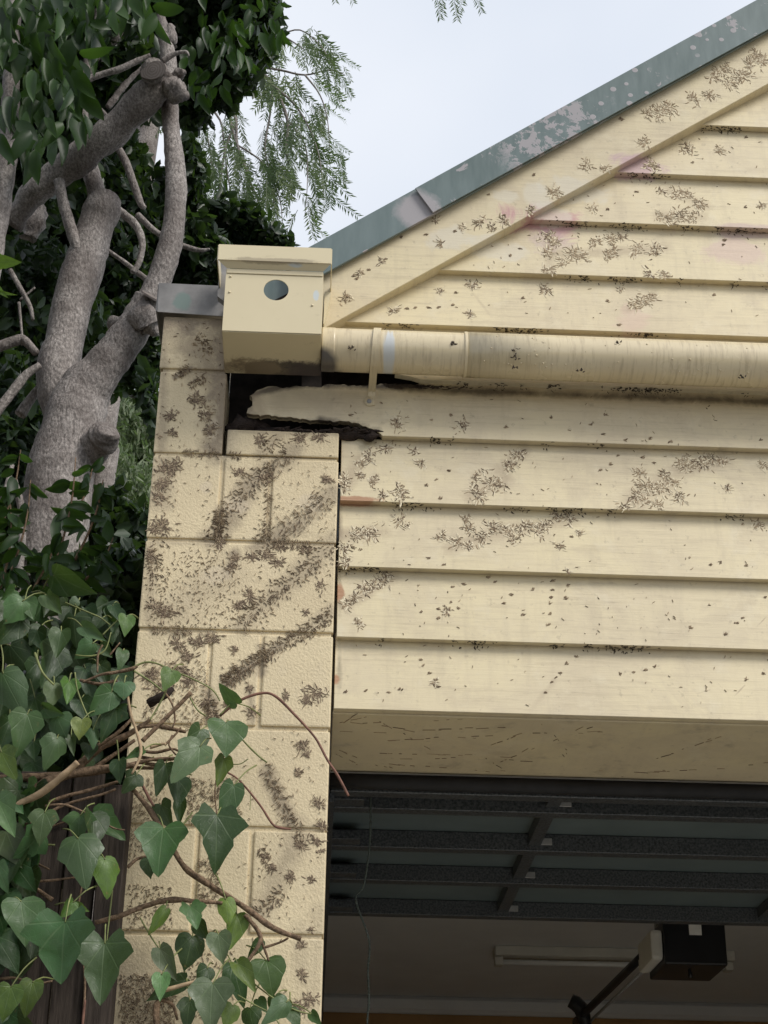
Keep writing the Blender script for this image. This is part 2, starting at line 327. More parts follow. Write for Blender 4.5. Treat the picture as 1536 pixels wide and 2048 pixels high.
GALV = M('galvanised_speckled_steel', .5, .5); _p = GALV.pos(); GALV.color(GALV.mix(GALV.rng(GALV.noise(_p, 190, 3, .6), .35, .65), (.045, .05, .055), (.13, .14, .15))); GALV.b.inputs['Metallic'].default_value = .5; GALV = GALV.m
PANEL = simple('pale_green_door_skin', (.115, .145, .148), .45, .4, .12, 6)
RUBBER = simple('black_rubber', (.018, .018, .020), .6, .3, .3, 20)
BLACKP = simple('black_plastic_housing', (.014, .014, .016), .4, .4, .2, 20)
WHITEP = simple('white_plastic', (.62, .60, .54), .5, .4, .08, 12)
PAPER = simple('white_sticker', (.75, .74, .70), .6, .3, .06, 60)
CEIL = simple('white_plasterboard', (.74, .74, .74), .9, .1, .05, 3)
INWALL = simple('tan_painted_inner_wall', (.44, .27, .13), .9, .1, .15, 3)
STEEL = simple('grey_steel', (.30, .30, .30), .4, .5, .2, 40); 
TUBE_L = simple('unlit_tube', (.80, .80, .78), .3, .5, .03, 10)
ROPE = simple('grey_green_rope', (.075, .09, .08), .9, .1, .4, 200)
CONC = simple('concrete_driveway', (.42, .42, .40), .9, .2, .2, 3, .3)
GRND = simple('bare_earth', (.11, .09, .06), .95, .1, .35, 2, .5)
LEAFDK = leafmat('dark_glossy_tree_leaf', (.010, .022, .012), (.028, .050, .020), .2, .42, .35)
LEAFNR = leafmat('bright_glossy_tree_leaf', (.010, .026, .009), (.034, .078, .014), .32, .42, .25, False, (.10, .21, .02))
LEAFPP = leafmat('feathery_pepper_leaf', (.070, .110, .055), (.15, .19, .09), .35, .5, .3, False)
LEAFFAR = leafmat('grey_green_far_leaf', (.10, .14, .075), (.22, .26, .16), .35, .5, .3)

# ------------------------------------------------------------------ ground
g = link('ground', mesh('ground', [(-150, -150, 0), (150, -150, 0), (150, 150, 0), (-150, 150, 0)], [(0, 1, 2, 3)]), GRND); tag(g, None, kind='structure')
dw = link('driveway', mesh('driveway', [(.3, -14, .006), (3.0, -14, .006), (3.0, 6, .006), (.3, 6, .006)], [(0, 1, 2, 3)]), CONC); tag(dw, None, kind='structure')

# ------------------------------------------------------------------ block pier
pier = thing('block_pier', W(195, 195, -2762), 'cream painted concrete block pier marked with brown ivy roots beside the garage opening', 'pier')
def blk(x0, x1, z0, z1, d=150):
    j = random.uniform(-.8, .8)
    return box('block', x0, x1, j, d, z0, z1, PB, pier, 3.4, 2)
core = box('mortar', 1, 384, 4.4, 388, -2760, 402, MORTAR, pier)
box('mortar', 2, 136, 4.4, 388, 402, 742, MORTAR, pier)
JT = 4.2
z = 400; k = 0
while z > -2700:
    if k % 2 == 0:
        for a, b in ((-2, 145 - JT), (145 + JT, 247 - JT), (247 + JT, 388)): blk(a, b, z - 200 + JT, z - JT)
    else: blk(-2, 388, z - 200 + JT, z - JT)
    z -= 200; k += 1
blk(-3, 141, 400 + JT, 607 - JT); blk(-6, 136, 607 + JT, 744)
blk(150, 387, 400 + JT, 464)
# metal cap over the raised part of the pier
ppc = thing('pier_cap_flashing', W(60, 0, 744), 'grey weathered metal cap folded over the pier top beside the rainwater box', 'flashing')
CAPM = M('weathered_grey_flashing', .45, .5); _p = CAPM.pos(); _n = CAPM.noise(_p, 13, 5, .6)
_c = CAPM.mix(CAPM.rng(_n, .35, .7), (.13, .125, .12), (.26, .25, .24)); _c = CAPM.mix(CAPM.math('MULTIPLY', CAPM.spot(_p, tuple(at(362, 605, -.01)), (.02, .3, .022), CAPM.noise(_p, 40, 4), .4), .9), _c, (.13, .18, .16)); CAPM.color(_c); CAPM = CAPM.m
prism('front_fold', [(-20, 748), (126, 742), (134, 764), (118, 776), (122, 822), (-22, 824)], -12, -9, CAPM, ppc)
box('top_sheet', -24, 128, -9, 6000, 820, 823, CAPM, ppc)
prism('side_fold', [(-24, 752), (-21, 752), (-21, 820), (-24, 820)], -9, 6000, CAPM, ppc)

# ------------------------------------------------------------------ garage
gar = thing('garage', W(1620, 0, -2762), 'cream weatherboard garage gable above a dark open doorway', 'garage')
AP = 1620                                   # ridge
def barge_z(x): return 717 + .712 * (x - 351)
def face(zb): return lambda z: 18.0 * max(0, min(1.3, (z - zb) / 150.0))
ZB = [-156, -4, 152, 303, 461, 604, 747, 895, 1045, 1191, 1343, 1493]
def jag(pts, amp, step=14):
    o = []
    for i in range(len(pts)):
        (x0, z0), (x1, z1) = pts[i], pts[(i + 1) % len(pts)]
        o.append((x0, z0)); L = math.hypot(x1 - x0, z1 - z0); n = int(L / step)
        for j in range(1, n): o.append((x0 + (x1 - x0) * j / n + random.uniform(-amp, amp), z0 + (z1 - z0) * j / n + random.uniform(-amp, amp)))
    return o
for i, zb in enumerate(ZB):
    zt = (ZB[i + 1] if i + 1 < len(ZB) else zb + 150)
    fy = face(zb); by = lambda z, fy=fy: fy(z) + 17.5
    top = zt + 18
    if i <= 3:
        pts = [(394 + random.uniform(-1, 2), zb), (2846, zb), (2846, top), (393, top)]
        if i == 3: pts = [(394, zb), (2846, zb), (2846, zt + 2), (393, zt + 2)]
    elif i == 4:            # the rotted board with its broken end
        edge = [(480, 461)] + [((at(u, v, .012).x) * 1000, (at(u, v, .012).z - GZ) * 1000) for u, v in ((757, 868), (745, 862), (732, 856), (704, 847), (650, 845), (620, 842), (587, 840), (560, 836), (538, 833), (515, 832), (494, 830), (493, 826), (504, 813), (506, 804), (501, 792), (508, 786), (514, 779), (538, 773), (560, 774), (600, 771), (635, 773), (655, 767), (708, 769), (732, 771), (770, 766), (812, 772))] + [(560, 606)]
        ej = [edge[0]]
        for a, b in zip(edge[:-1], edge[1:]):
            n = max(2, int(math.hypot(b[0] - a[0], b[1] - a[1]) / 6))
            for j in range(1, n + 1): ej.append((a[0] + (b[0] - a[0]) * j / n + random.uniform(-2.6, 2.6), a[1] + (b[1] - a[1]) * j / n + random.choice((-4, -1.5, 0, 1, 2.5, 4)) * random.uniform(.5, 1)))
        pts = [(2846, 461), (2846, top)] + [(620, top)] + ej[::-1]
    elif i == 5:
        pts = [(2846, zb), (2846, top), (160, top), (160, 700), (350, 690), (480, 650), (520, 626), (505, 618), (540, 612), (560, 605)]
    else:
        xl = lambda z: (z - 717) / .712 + 351
        pts = [(max(160, xl(zb) - 45), zb), (2 * AP - max(160, xl(zb) - 45), zb), (2 * AP - min(AP, xl(top) - 45), top), (min(AP, xl(top) - 45), top)]
    o = prism('weatherboard', pts, fy, by, PW, gar, .9)
tag(gar.children[4], 'weatherboard with a rotted jagged end')
# soffit of the door head
box('door_head_soffit', 392, 2848, 19, 386, -160, -152, PW, gar, 1)
box('door_head_trim', 392, 2848, 378, 388, -160, -120, PW, gar, 1)
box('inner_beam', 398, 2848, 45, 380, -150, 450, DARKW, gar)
# cavity behind the rotted end
box('cavity_back', 140, 700, 120, 130, 440, 760, DARKW, gar)
box('stud', 300, 345, 50, 118, 470, 740, DARKW, gar, 2)
box('stud', 640, 690, 40, 118, 470, 740, DARKW, gar, 2)
def chunk(name, pts, R, mat, par, bump=.3, sides=7): return tube(name, [W(*p) for p in pts], [r / 1000 for r in R], mat, par, sides, 4, bump)
chunk('rotten_timber', [(146, 40, 478), (180, 38, 492), (205, 42, 500), (240, 46, 478)], [18, 26, 20, 9], ROT, gar)
chunk('rotten_timber', [(200, 30, 474), (280, 24, 474), (350, 20, 470), (420, 14, 467), (452, 6, 462), (474, -2, 461)], [7, 8, 9, 9, 8, 2], ROT, gar, .45)
for _ in range(26):
    x0_ = random.uniform(230, 455); z0_ = 466 + random.uniform(-3, 9); L_ = random.uniform(12, 46)
    chunk('splinter', [(x0_, random.uniform(-2, 14), z0_), (x0_ + L_ * .5, random.uniform(-4, 8), z0_ + random.uniform(-2, 4)), (x0_ + L_, random.uniform(-6, 4), z0_ + random.uniform(-5, 8))], [random.uniform(1.5, 4), random.uniform(2, 4), .5], ROT, gar, .3, 5)
chunk('rotten_timber', [(150, 30, 468), (170, 22, 480), (196, 26, 492), (200, 34, 520)], [6, 12, 9, 4], ROT, gar, .4)
box('bottom_plate', 150, 470, 30, 110, 440, 464, ROT, gar, 4)
# barge boards and capping
def strip(name, p0, p1, h0, h1, y0, y1, mat, mirror=False, parent=gar, bev=1.2):
    """sloping strip from p0 to p1 (lower edge, mm) with heights h0,h1"""
    q = [p0, p1, (p1[0], p1[1] + h1), (p0[0], p0[1] + h0)]
    if mirror: q = [(2 * AP - x, z) for x, z in q]
    return prism(name, q, y0, y1, mat, parent, bev)
for mi in (False, True):
    strip('barge_board', (330, barge_z(330)), (AP, barge_z(AP)), 190, 190, -20, 16, PW, mi)
box('barge_end', 322, 352, -18, 30, 690, 850, PW, gar, 1)
def capping(x0, x1, dy, mirror):
    z0 = lambda x: 853 + .7203 * (x - 358); h = lambda x: 95 + 0.012 * (x - 358)
    root = strip('roof_capping', (x0, z0(x0) + 8), (x1, z0(x1) + 8), h(x0), h(x1), -36 - dy, -33 - dy, GMP, mirror, gar, .4)
    return root
for mi in (False, True):
    capping(268, 588, 0, mi)
    z0 = lambda x: 853 + .7203 * (x - 358)
    q = [(584, z0(584) - 1), (AP, z0(AP)), (AP, z0(AP) + 112), (543, 1078)]
    if mi: q = [(2 * AP - x, z) for x, z in q]
    prism('roof_capping', [(x, zz + (8 if zz > 1050 and abs(x - AP) > 900 else 5)) for x, zz in q], -46, -42.5, GM, gar, .4)
    q = [(268, z0(268) - 3), (AP, z0(AP) - 3), (AP, z0(AP)), (268, z0(268))]
    if mi: q = [(2 * AP - x, z) for x, z in q]
    prism('capping_drip_fold', [(x, zz + 8) for x, zz in q], -38, -30, GM, gar)
    q = [(250, 918), (AP, 918 + .7203 * (AP - 250)), (AP, 914 + .7203 * (AP - 250)), (250, 914)]
    if mi: q = [(2 * AP - x, z) for x, z in q]
    prism('roof_sheet', [(x, zz - 62) for x, zz in q], -30, 6200, GM, gar)
# walls, ceiling and back of the garage
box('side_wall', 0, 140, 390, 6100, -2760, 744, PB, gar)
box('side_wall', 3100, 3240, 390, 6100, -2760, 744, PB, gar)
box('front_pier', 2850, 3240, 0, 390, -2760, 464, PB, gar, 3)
box('back_wall', 140, 3100, 6000, 6100, -2760, 700, INWALL, gar)
box('ceiling', 140, 3100, 386, 6000, 390, 402, CEIL, gar)
box('cornice', 141, 3099, 5930, 6000, 300, 388, CEIL, gar, 20)
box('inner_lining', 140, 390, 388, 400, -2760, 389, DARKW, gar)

# ------------------------------------------------------------------ rainwater box
rb = thing('rainwater_box', W(243, -80, 577), 'cream metal rainwater box with a round overflow hole on the gable corner', 'rainwater head')
bm = bmesh.new()      # front panel with a real hole
ring = 28; hx, hz, hr = 244, 722, 26.5
outer = []
X0, X1, Z0, Z1 = 136, 343, 616, 770
for i in range(ring):
    a = 2 * math.pi * i / ring; c, s_ = math.cos(a), math.sin(a)
    t = min(((X1 - hx) / c if c > 1e-6 else (X0 - hx) / c if c < -1e-6 else 1e9), ((Z1 - hz) / s_ if s_ > 1e-6 else (Z0 - hz) / s_ if s_ < -1e-6 else 1e9))
    outer.append((hx + c * t, hz + s_ * t))
for cx_, cz_ in ((X0, Z0), (X1, Z0), (X0, Z1), (X1, Z1)):
    j = min(range(ring), key=lambda q: (outer[q][0] - cx_) ** 2 + (outer[q][1] - cz_) ** 2); outer[j] = (cx_, cz_)
layers = []
for y in (-150, -148):
    vo = [bm.verts.new(W(x, y, zz)) for x, zz in outer]
    vi = [bm.verts.new(W(hx + hr * math.cos(2 * math.pi * i / ring), y, hz + hr * math.sin(2 * math.pi * i / ring))) for i in range(ring)]
    layers.append((vo, vi))
for i in range(ring):
    j = (i + 1) % ring; (ao, ai), (bo, bi) = layers
    bm.faces.new((ao[i], ao[j], ai[j], ai[i])); bm.faces.new((bo[i], bi[i], bi[j], bo[j])); bm.faces.new((ai[i], ai[j], bi[j], bi[i])); bm.faces.new((ao[i], bo[i], bo[j], ao[j]))
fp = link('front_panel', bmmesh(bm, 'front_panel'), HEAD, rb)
def quad(name, vs, mat, par, th=2.0):
    a = [W(*v) for v in vs]; n = (a[1] - a[0]).cross(a[2] - a[0]).normalized() * th / 1000
    return link(name, mesh(name, a + [v + n for v in a], [(0, 1, 2, 3), (7, 6, 5, 4), (0, 4, 5, 1), (1, 5, 6, 2), (2, 6, 7, 3), (3, 7, 4, 0)]), mat, par)
for x in (136, 341):
    prism('side_panel', [(-147.8, 616), (-147.8, 770), (-8, 770), (-8, 600)], 0, 2, HEAD, rb)
    o = [c for c in rb.children if c.name.startswith('side_panel')][-1]
    for v in o.data.vertices:
        yy, th = v.co.x, v.co.y; v.co.x, v.co.y = (x / 1000 + th), yy
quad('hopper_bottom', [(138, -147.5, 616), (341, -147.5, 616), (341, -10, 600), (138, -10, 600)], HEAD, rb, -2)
box('back_panel', 139, 340, -9.5, -7, 604, 862, GM, rb)
prism('hole_shade_wedge', [(232, 786), (292, 786), (292, 838), (262, 806)], -14, -11, ROT, rb)  # added dark wedge standing in for the shadowed pipe opening behind the hole
for nm, a in (('lid_rim', (118, 358, -166, -163.5, 784, 823)), ('lid_rim', (116, 118, -163, -4, 784, 823)), ('lid_rim', (358, 360, -163, -4, 784, 823))): box(nm, *a, HEAD, rb)
quad('lid_return', [(118.5, -163, 784), (357.5, -163, 784), (342, -151.5, 772), (137, -151.5, 772)], HEAD, rb, 1.5)
box('seam_strip', 137, 342, -152.2, -150.3, 760, 771, HEAD, rb, .4)
prism('end_bracket', [(347, 700), (360, 784), (346, 784), (345.5, 700)], -60, -20, HEAD, rb)
prism('end_bracket', [(134, 744), (134, 850), (113, 850), (113, 762)], -60, -40, CAPM, rb)
for (x, zz) in ((146, 752), (146, 712), (322, 686)): 
    tube('rivet', [W(x, -150.3, zz), W(x, -152, zz)], [.0028, .0022], HEAD, fp, 8, 2)

# ------------------------------------------------------------------ drainpipe
pp = thing('drainpipe', W(346, -62, 634), 'cream horizontal drainpipe running from the rainwater box across the gable', 'drainpipe')
PY, PZ, PR = -62, 633, 47.5
def pipe(name, x0, x1, r, mat, par, n=40, wav=0):
    P = [W(x0 + (x1 - x0) * i / 12, PY, PZ - 0.002 * (x0 + (x1 - x0) * i / 12 - 346)) for i in range(13)]
    return tube(name, P, [r / 1000] * 13, mat, par, n, 1)
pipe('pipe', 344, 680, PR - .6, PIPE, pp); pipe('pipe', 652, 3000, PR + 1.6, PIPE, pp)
pipe('sleeve_end', 649, 655, PR + 2.3, PIPE, pp); pipe('collar', 344.5, 372, PR + .4, PIPE, pp)
vs, fs = [], []
for _ in range(150):          # paint runs and drops along the lower front of the pipe
    x = random.uniform(680, 2900); a = math.radians(random.gauss(228, 4) if random.random() < .7 else random.uniform(150, 220)); r = random.uniform(1.2, 3.0); c = W(x, PY + (PR + 1.4) * math.cos(a), PZ - .002 * (x - 346) + (PR + 1.4) * math.sin(a)); o_ = len(vs)
    for (i, j, k) in ((1, 0, 0), (-1, 0, 0), (0, 1, 0), (0, -1, 0), (0, 0, 1), (0, 0, -1.4)): vs.append(c + Vector((i, j, k)) * r / 1000)
    fs += [tuple(o_ + q for q in f) for f in ((0, 2, 4), (2, 1, 4), (1, 3, 4), (3, 0, 4), (2, 0, 5), (1, 2, 5), (3, 1, 5), (0, 3, 5))]
pd = link('paint_drips', mesh('paint_drips', vs, fs, True), PIPE, pp); pd['kind'] = 'stuff'
# strap: a band over the front of the pipe and a tail screwed to the board
vs, fs = [], []
prof = []
for i in range(25):
    a = math.radians(100 + 150 * i / 24)          # over the top, round the front, to the underside
    prof.append((PY + (PR + 1.5) * math.cos(a), PZ - .2 + (PR + 1.5) * math.sin(a)))
prof += [(-42, 580), (-16, 577), (4, 573), (9.5, 563), (8.6, 550), (8.2, 540)]
for j, (y, zz) in enumerate(prof):
    dx = -10 * j / len(prof)
    for x in (456 + dx, 472 + dx):
        vs.append(W(x, y, zz)); 
n = len(prof)
norms = []
for j in range(n):
    a, b = prof[max(j - 1, 0)], prof[min(j + 1, n - 1)]; t = Vector((b[0] - a[0], b[1] - a[1])).normalized(); norms.append((t.y, -t.x))
for j, (y, zz) in enumerate(prof):
    dx = -10 * j / len(prof); ny, nz = norms[j]
    if j < 25: ny, nz = math.cos(math.radians(100 + 150 * j / 24)), math.sin(math.radians(100 + 150 * j / 24))
    elif ny > 0: ny, nz = -ny, -nz
    for x in (456 + dx, 472 + dx): vs.append(W(x, y + ny * 2.0, zz + nz * 2.0))
for j in range(n - 1):
    a = 2 * j; o_ = 2 * n
    fs += [(a, a + 1, a + 3, a + 2), (o_ + a, o_ + a + 2, o_ + a + 3, o_ + a + 1), (a, a + 2, o_ + a + 2, o_ + a), (a + 1, o_ + a + 1, o_ + a + 3, a + 3)]
fs += [(0, 2 * n, 2 * n + 1, 1), (2 * n - 2, 2 * n - 1, 4 * n - 1, 4 * n - 2)]
sp = link('strap', mesh('strap', vs, fs), PIPE, pp)
tab = tube('strap_tab', [W(450, 14, 549), W(450, 6.5, 549)], [.0115, .0115], PIPE, sp, 16, 1)
tube('screw', [W(450, 7.5, 549), W(450, 4.2, 549)], [.0058, .005], STEEL, sp, 10, 1)

# ------------------------------------------------------------------ open sectional door, opener, light, cord
dr = thing('garage_door', W(1620, 900, -190), 'open ribbed garage door lying overhead inside the dark doorway', 'garage door')
def slope(y): return -196 + (y - 430) * 0.006
chunk('bottom_seal', [(392, 396, -178), (1000, 396, -178), (1800, 396, -178), (2846, 396, -178)], [17] * 4, RUBBER, dr, 0, 12)
box('bottom_rail', 394, 2846, 414, 452, -196, -160, GALV, dr, 2)
ys = [540, 868, 1196, 1580]
prev = 452
for y in ys:
    zz = slope(y)
    dp = box('door_panel', 400, 2840, prev, y + 30, zz + 43, zz + 48, PANEL, dr)
    box('panel_rib', 398, 2842, y - 6, y + 34, zz - 1, zz + 42, GALV, dr, 1.5)
    for x in (880, 1620, 2360):
        prism('panel_stile', [(x, prev + 1), (x + 30, prev + 1), (x + 30, y - 7), (x, y - 7)], 0, 30, GALV, dr)
        o = dr.children[-1]
        o = [c for c in dr.children if c.name.startswith('panel_stile')][-1]
        for v in o.data.vertices:
            yy = v.co.z - GZ; th = v.co.y; v.co.y = yy; v.co.z = GZ + (zz + 12) / 1000 + th
        box('hinge', x + 10, x + 58, y - 12, y - 6.5, zz + 14, zz + 30, STEEL, dp, .6)
    box('roller_bracket', 400, 470, y - 60, y - 7, zz + 2, zz + 24, GALV, dr, 1)
    tube('roller', [W(392, y - 30, zz + 16), W(440, y - 30, zz + 16)], [.006, .006], STEEL, dr, 8, 1)
    prev = y + 35
for x in (391.5, 2836): box('track', x, x + 11, 430, 3200, -215, -150, GALV, dr, 1)
op = thing('door_opener', W(1620, 2300, 60), 'black boxed garage door opener hanging from the ceiling with its rail', 'door opener')
c0 = at(1300, 1860, 2.3); c1 = at(1440, 1955, 2.3)
ox0, ox1 = c0.x * 1000, c1.x * 1000; oz1, oz0 = (c0.z - GZ) * 1000, (c1.z - GZ) * 1000
hs = box('housing', ox0 + 18, ox1, 2180, 2440, oz0 + 14, oz1 + 8, BLACKP, op, 6, 2)
box('light_lens', ox0 - 22, ox0 + 17, 2190, 2420, oz0 + 30, oz1 - 22, WHITEP, op, 12, 2)
box('sticker', (ox0 + ox1) / 2 - 8, (ox0 + ox1) / 2 + 32, 2178.4, 2179.6, oz1 - 40, oz1 - 4, PAPER, hs)
box('hanger', ox0 + 20, ox0 + 34, 2300, 2325, oz1 + 8, 389, STEEL, op, 1)
box('hanger', ox1 - 24, ox1 - 10, 2300, 2325, oz1 + 8, 389, STEEL, op, 1)
ra, rb_ = at(1292, 1905, 2.35), at(1150, 2045, 3.3)
tube('rail', [ra, ra.lerp(rb_, .5), rb_], [.014] * 3, BLACKP, op, 4, 2)
tube('rail', [ra + Vector((.03, 0, -.02)), rb_ + Vector((.03, 0, -.02))], [.006] * 2, STEEL, op, 6, 2)
rm = at(1163, 2018, 3.2)
tube('rail_bracket', [rm + Vector((-.04, 0, .03)), rm, rm + Vector((.02, 0, -.09))], [.026, .03, .018], BLACKP, op, 8, 2)
tube('pull_cord_knob', [W((ox0 + ox1) / 2, 2250, oz0 + 14), W((ox0 + ox1) / 2 + 4, 2250, oz0 - 14)], [.004, .008], BLACKP, op, 8, 2)
fl = thing('fluorescent_light', W(1750, 4750, 390), 'unlit white fluorescent batten on the garage ceiling behind the opener', 'ceiling light')
la, lb = at(992, 1893, 0), None
def atz(u, v, zmm):
    d = cam_ray(u, v); t = (zmm / 1000 + GZ - CAM[2]) / d.z; return Vector(CAM) + d * t
la = atz(992, 1895, 372); lb = atz(1464, 1915, 372)
bt = box('batten', la.x * 1000, lb.x * 1000, 4640, 4760, 345, 389, WHITEP, fl, 3)
tube('lamp_tube', [Vector((la.x + .04, 4.70, GZ + .325)), Vector((lb.x - .04, 4.70, GZ + .325))], [.013, .013], TUBE_L, bt, 12, 2)
for x in (la.x * 1000 + 2, lb.x * 1000 - 42): box('lamp_holder', x, x + 38, 4670, 4730, 305, 344, WHITEP, bt, 3)
cpts = [(741, 1590), (740, 1680), (728, 1770), (712, 1800), (738, 1880), (736, 1940), (738, 2000), (734, 2070), (736, 2300)]
vs, fs = [], []
for kk in range(2):
    P = catmull([at(u, v, .47) for u, v in cpts], 26); P2 = []
    for i, p in enumerate(P): P2.append(p + Vector((math.cos(i * .9 + kk * math.pi), math.sin(i * .9 + kk * math.pi), 0)) * .0011)
    a, b = tube_data(P2, [.0015] * len(P2), 6, 1); o_ = len(vs); vs += a; fs += [tuple(i + o_ for i in f) for f in b]
tag(link('pull_rope', mesh('pull_rope', vs, fs, True), ROPE), 'thin twisted rope hanging from the open garage door near the pier', 'rope')

# ------------------------------------------------------------------ marks left by stripped ivy
class Strokes:
    def __init__(s): s.v = []; s.f = []
    def add(s, p, ax, az, nrm, L, wd, ang, curve=0.0, h=.0012):
        """a tapering curved sliver lying on the surface at p"""
        n = 3; prev = None
        d = ang
        q = Vector(p)
        base = len(s.v)
        for i in range(n + 1):
            t = i / n; ww = wd * (.55 + .45 * math.sin(math.pi * (t * .8 + .2))) * (1.0 if i < n else .25)
            dv = ax * math.cos(d) + az * math.sin(d); sd = ax * -math.sin(d) + az * math.cos(d)
            s.v += [q - sd * ww * .5, q + sd * ww * .5, q + nrm * h]
            q = q + dv * (L / n); d += curve
        for i in range(n):
            a = base + 3 * i
            s.f += [(a, a + 3, a + 5, a + 2), (a + 2, a + 5, a + 4, a + 1)]
    def build(s, name, mat, label, cat='ivy roots'):
        o = link(name, mesh(name, s.v, s.f), mat); return tag(o, label, cat, kind='stuff')
AXX, AXZ, NRM = Vector((1, 0, 0)), Vector((0, 0, 1)), Vector((0, -1, 0))
def surf(u, v, kind):
    st_by.kind = 'pier' if kind == 'pier' else 'wall'
    if kind == 'pier': p = at(u, v, -.0012); return p, AXX, AXZ, NRM
    if kind == 'barge': p = at(u, v, -.0204); return p, AXX, AXZ, NRM
    p = at(u, v, 0)
    for _ in range(3):
        zz = (p.z - GZ) * 1000; zb = max([q for q in ZB if q <= zz + .01] or [-156]); p = at(u, v, 18 * (zz - zb) / 150 / 1000 - .0004)
    return p, AXX, Vector((0, .12, 1)).normalized(), Vector((0, -1, .12)).normalized()
def ok(p, kind):
    x, zz = p.x * 1000, (p.z - GZ) * 1000
    if kind == 'pier': return (2 < x < 384 and zz < 398) or (2 < x < 134 and zz < 738) or (152 < x < 384 and zz < 460)
    if kind == 'barge': return True
    if zz < -150: return False
    zb = max([q for q in ZB if q <= zz + .01] or [-156])
    if zz - zb < 2 : return False
    if x < 396 and zz < 458: return False
    if zz > 461 and zz < 600: return x > 215 and zz > 490 and zz < 575 or x > 500
    return zz < barge_z(x) - 6
dark, pale, soot, wdark, wpale = Strokes(), Strokes(), Strokes(), Strokes(), Strokes()
class _By(dict):
    kind = 'pier'
    def __getitem__(s, k): return {('pier', 'd'): dark, ('pier', 'p'): pale}.get((s.kind, k)) or (wdark if k == 'd' else wpale)
st_by = _By()
flake = Strokes()
def cluster(u, v, r, kind, n=None, mode='star', tone=None, ang0=None):
    k = mpp(u, v, 0); n = int((n or int(5 + r * 1.3)) * 1.75)
    lean = random.uniform(0, 6.28); el = random.uniform(.55, 1.0)
    for i in range(n):
        a = random.uniform(0, 6.28); rr = r * min(1.25, abs(random.gauss(0, .5)) + .08)
        x_, y_ = rr * math.cos(a), rr * math.sin(a) * el
        uu, vv = u + x_ * math.cos(lean) - y_ * math.sin(lean), v - (x_ * math.sin(lean) + y_ * math.cos(lean)) * .85
        p, ax, az, nr = surf(uu, vv, kind)
        if not ok(p, kind): continue
        d = a + lean + random.gauss(0, .8) + (math.pi if random.random() < .15 else 0)
        L = random.choice((3, 5, 6, 8, 10)) * random.uniform(.7, 1.2) * k * min(1.2, .6 + r / 24); wd = random.choice((1.2, 1.7, 2.3, 3.0)) * k
        t = tone or ('d' if random.random() < (.5 if kind == 'pier' else .3) + .25 * (rr < r * .4) else 'p')
        if kind != 'pier' and random.random() < .55:      # slivers of paint lifted with the roots
            flake.add(p + ax * random.gauss(0, .004) + az * random.gauss(0, .004), ax, az, nr, L * 1.1, wd * 1.3, d, 0, .0004)
        st_by[t].add(p, ax, az, nr, L, wd, d, random.uniform(-.4, .4), random.uniform(.0003, .0008))
def bead(u, v, r, kind, ang=0, tone='d'):      # a compact pad
    k = mpp(u, v, 0)
    for _ in range(int(4 + r)):
        a = random.uniform(0, 6.28); rr = r * .5 * random.random()
        p, ax, az, nr = surf(u + rr * math.cos(a) * 1.3, v + rr * math.sin(a) * .8, kind)
        if ok(p, kind): st_by[random.choice('dp')].add(p, ax, az, nr, random.uniform(3, 7) * k, random.uniform(1.2, 2.6) * k, ang + random.uniform(-.5, .5), random.uniform(-.3, .3), .0007)
def path(pts, kind, wdt, dens=1.0, tone=None):
    for (u0, v0), (u1, v1) in zip(pts[:-1], pts[1:]):
        L = math.hypot(u1 - u0, v1 - v0); a = math.atan2(-(v1 - v0), u1 - u0); n = int(L * dens * .85)
        for i in range(n):
            t = random.random(); g = random.gauss(0, wdt * .4)
            g *= 1.5; uu = u0 + (u1 - u0) * t - math.sin(a) * g; vv = v0 + (v1 - v0) * t - math.cos(a) * g
            p, ax, az, nr = surf(uu, vv, kind)
            if not ok(p, kind): continue
            k = mpp(uu, vv, 0); sgn = 1 if g > 0 else -1
            st_by[tone or ('d' if random.random() < .42 else 'p')].add(p, ax, az, nr, random.uniform(3, 10) * k, random.uniform(.9, 2.1) * k, a + sgn * random.uniform(.2, 2.0), random.uniform(-.4, .4))
PIERC = [(335, 938, 28), (350, 930, 20), (322, 968, 20), (318, 995, 22), (325, 1052, 30), (308, 1058, 18), (395, 800, 22), (340, 832, 14), (345, 865, 9), (312, 872, 12), (410, 828, 16), (420, 860, 16),
 (300, 1110, 20), (312, 1216, 22), (330, 1225, 18), (630, 1385, 26), (618, 1400, 18), (572, 1393, 10), (500, 1378, 8), (505, 1425, 12), (355, 1290, 22), (372, 1312, 18), (398, 1284, 22), (425, 1276, 18), (300, 1350, 26), (325, 1375, 22), (360, 1340, 22), (380, 1360, 18),
 (605, 1490, 14), (612, 1508, 8), (596, 1545, 9), (636, 1605, 14), (645, 1652, 14), (600, 1690, 15), (632, 1682, 14), (642, 1702, 8), (580, 1755, 14), (622, 1760, 9), (622, 1860, 6), (602, 1890, 9), (604, 1950, 12), (620, 2000, 20), (598, 2016, 18), (505, 1115, 16), (535, 1110, 18), (555, 1125, 14), (470, 1115, 10), (462, 1135, 12), (480, 1210, 18), (500, 1190, 16), (520, 880, 14), (600, 875, 22), (640, 870, 18), (655, 960, 12), (480, 945, 12), (530, 955, 16), (455, 1410, 8), (415, 1405, 12), (425, 1428, 12), (470, 1300, 8), (640, 1170, 10), (610, 1100, 16), (560, 1095, 12), (440, 1085, 12), (545, 1735, 8), (530, 1715, 8), (612, 1225, 6)]
for u, v, r in PIERC: cluster(u, v, r, 'pier', int(8 + r * 1.7), tone=None)
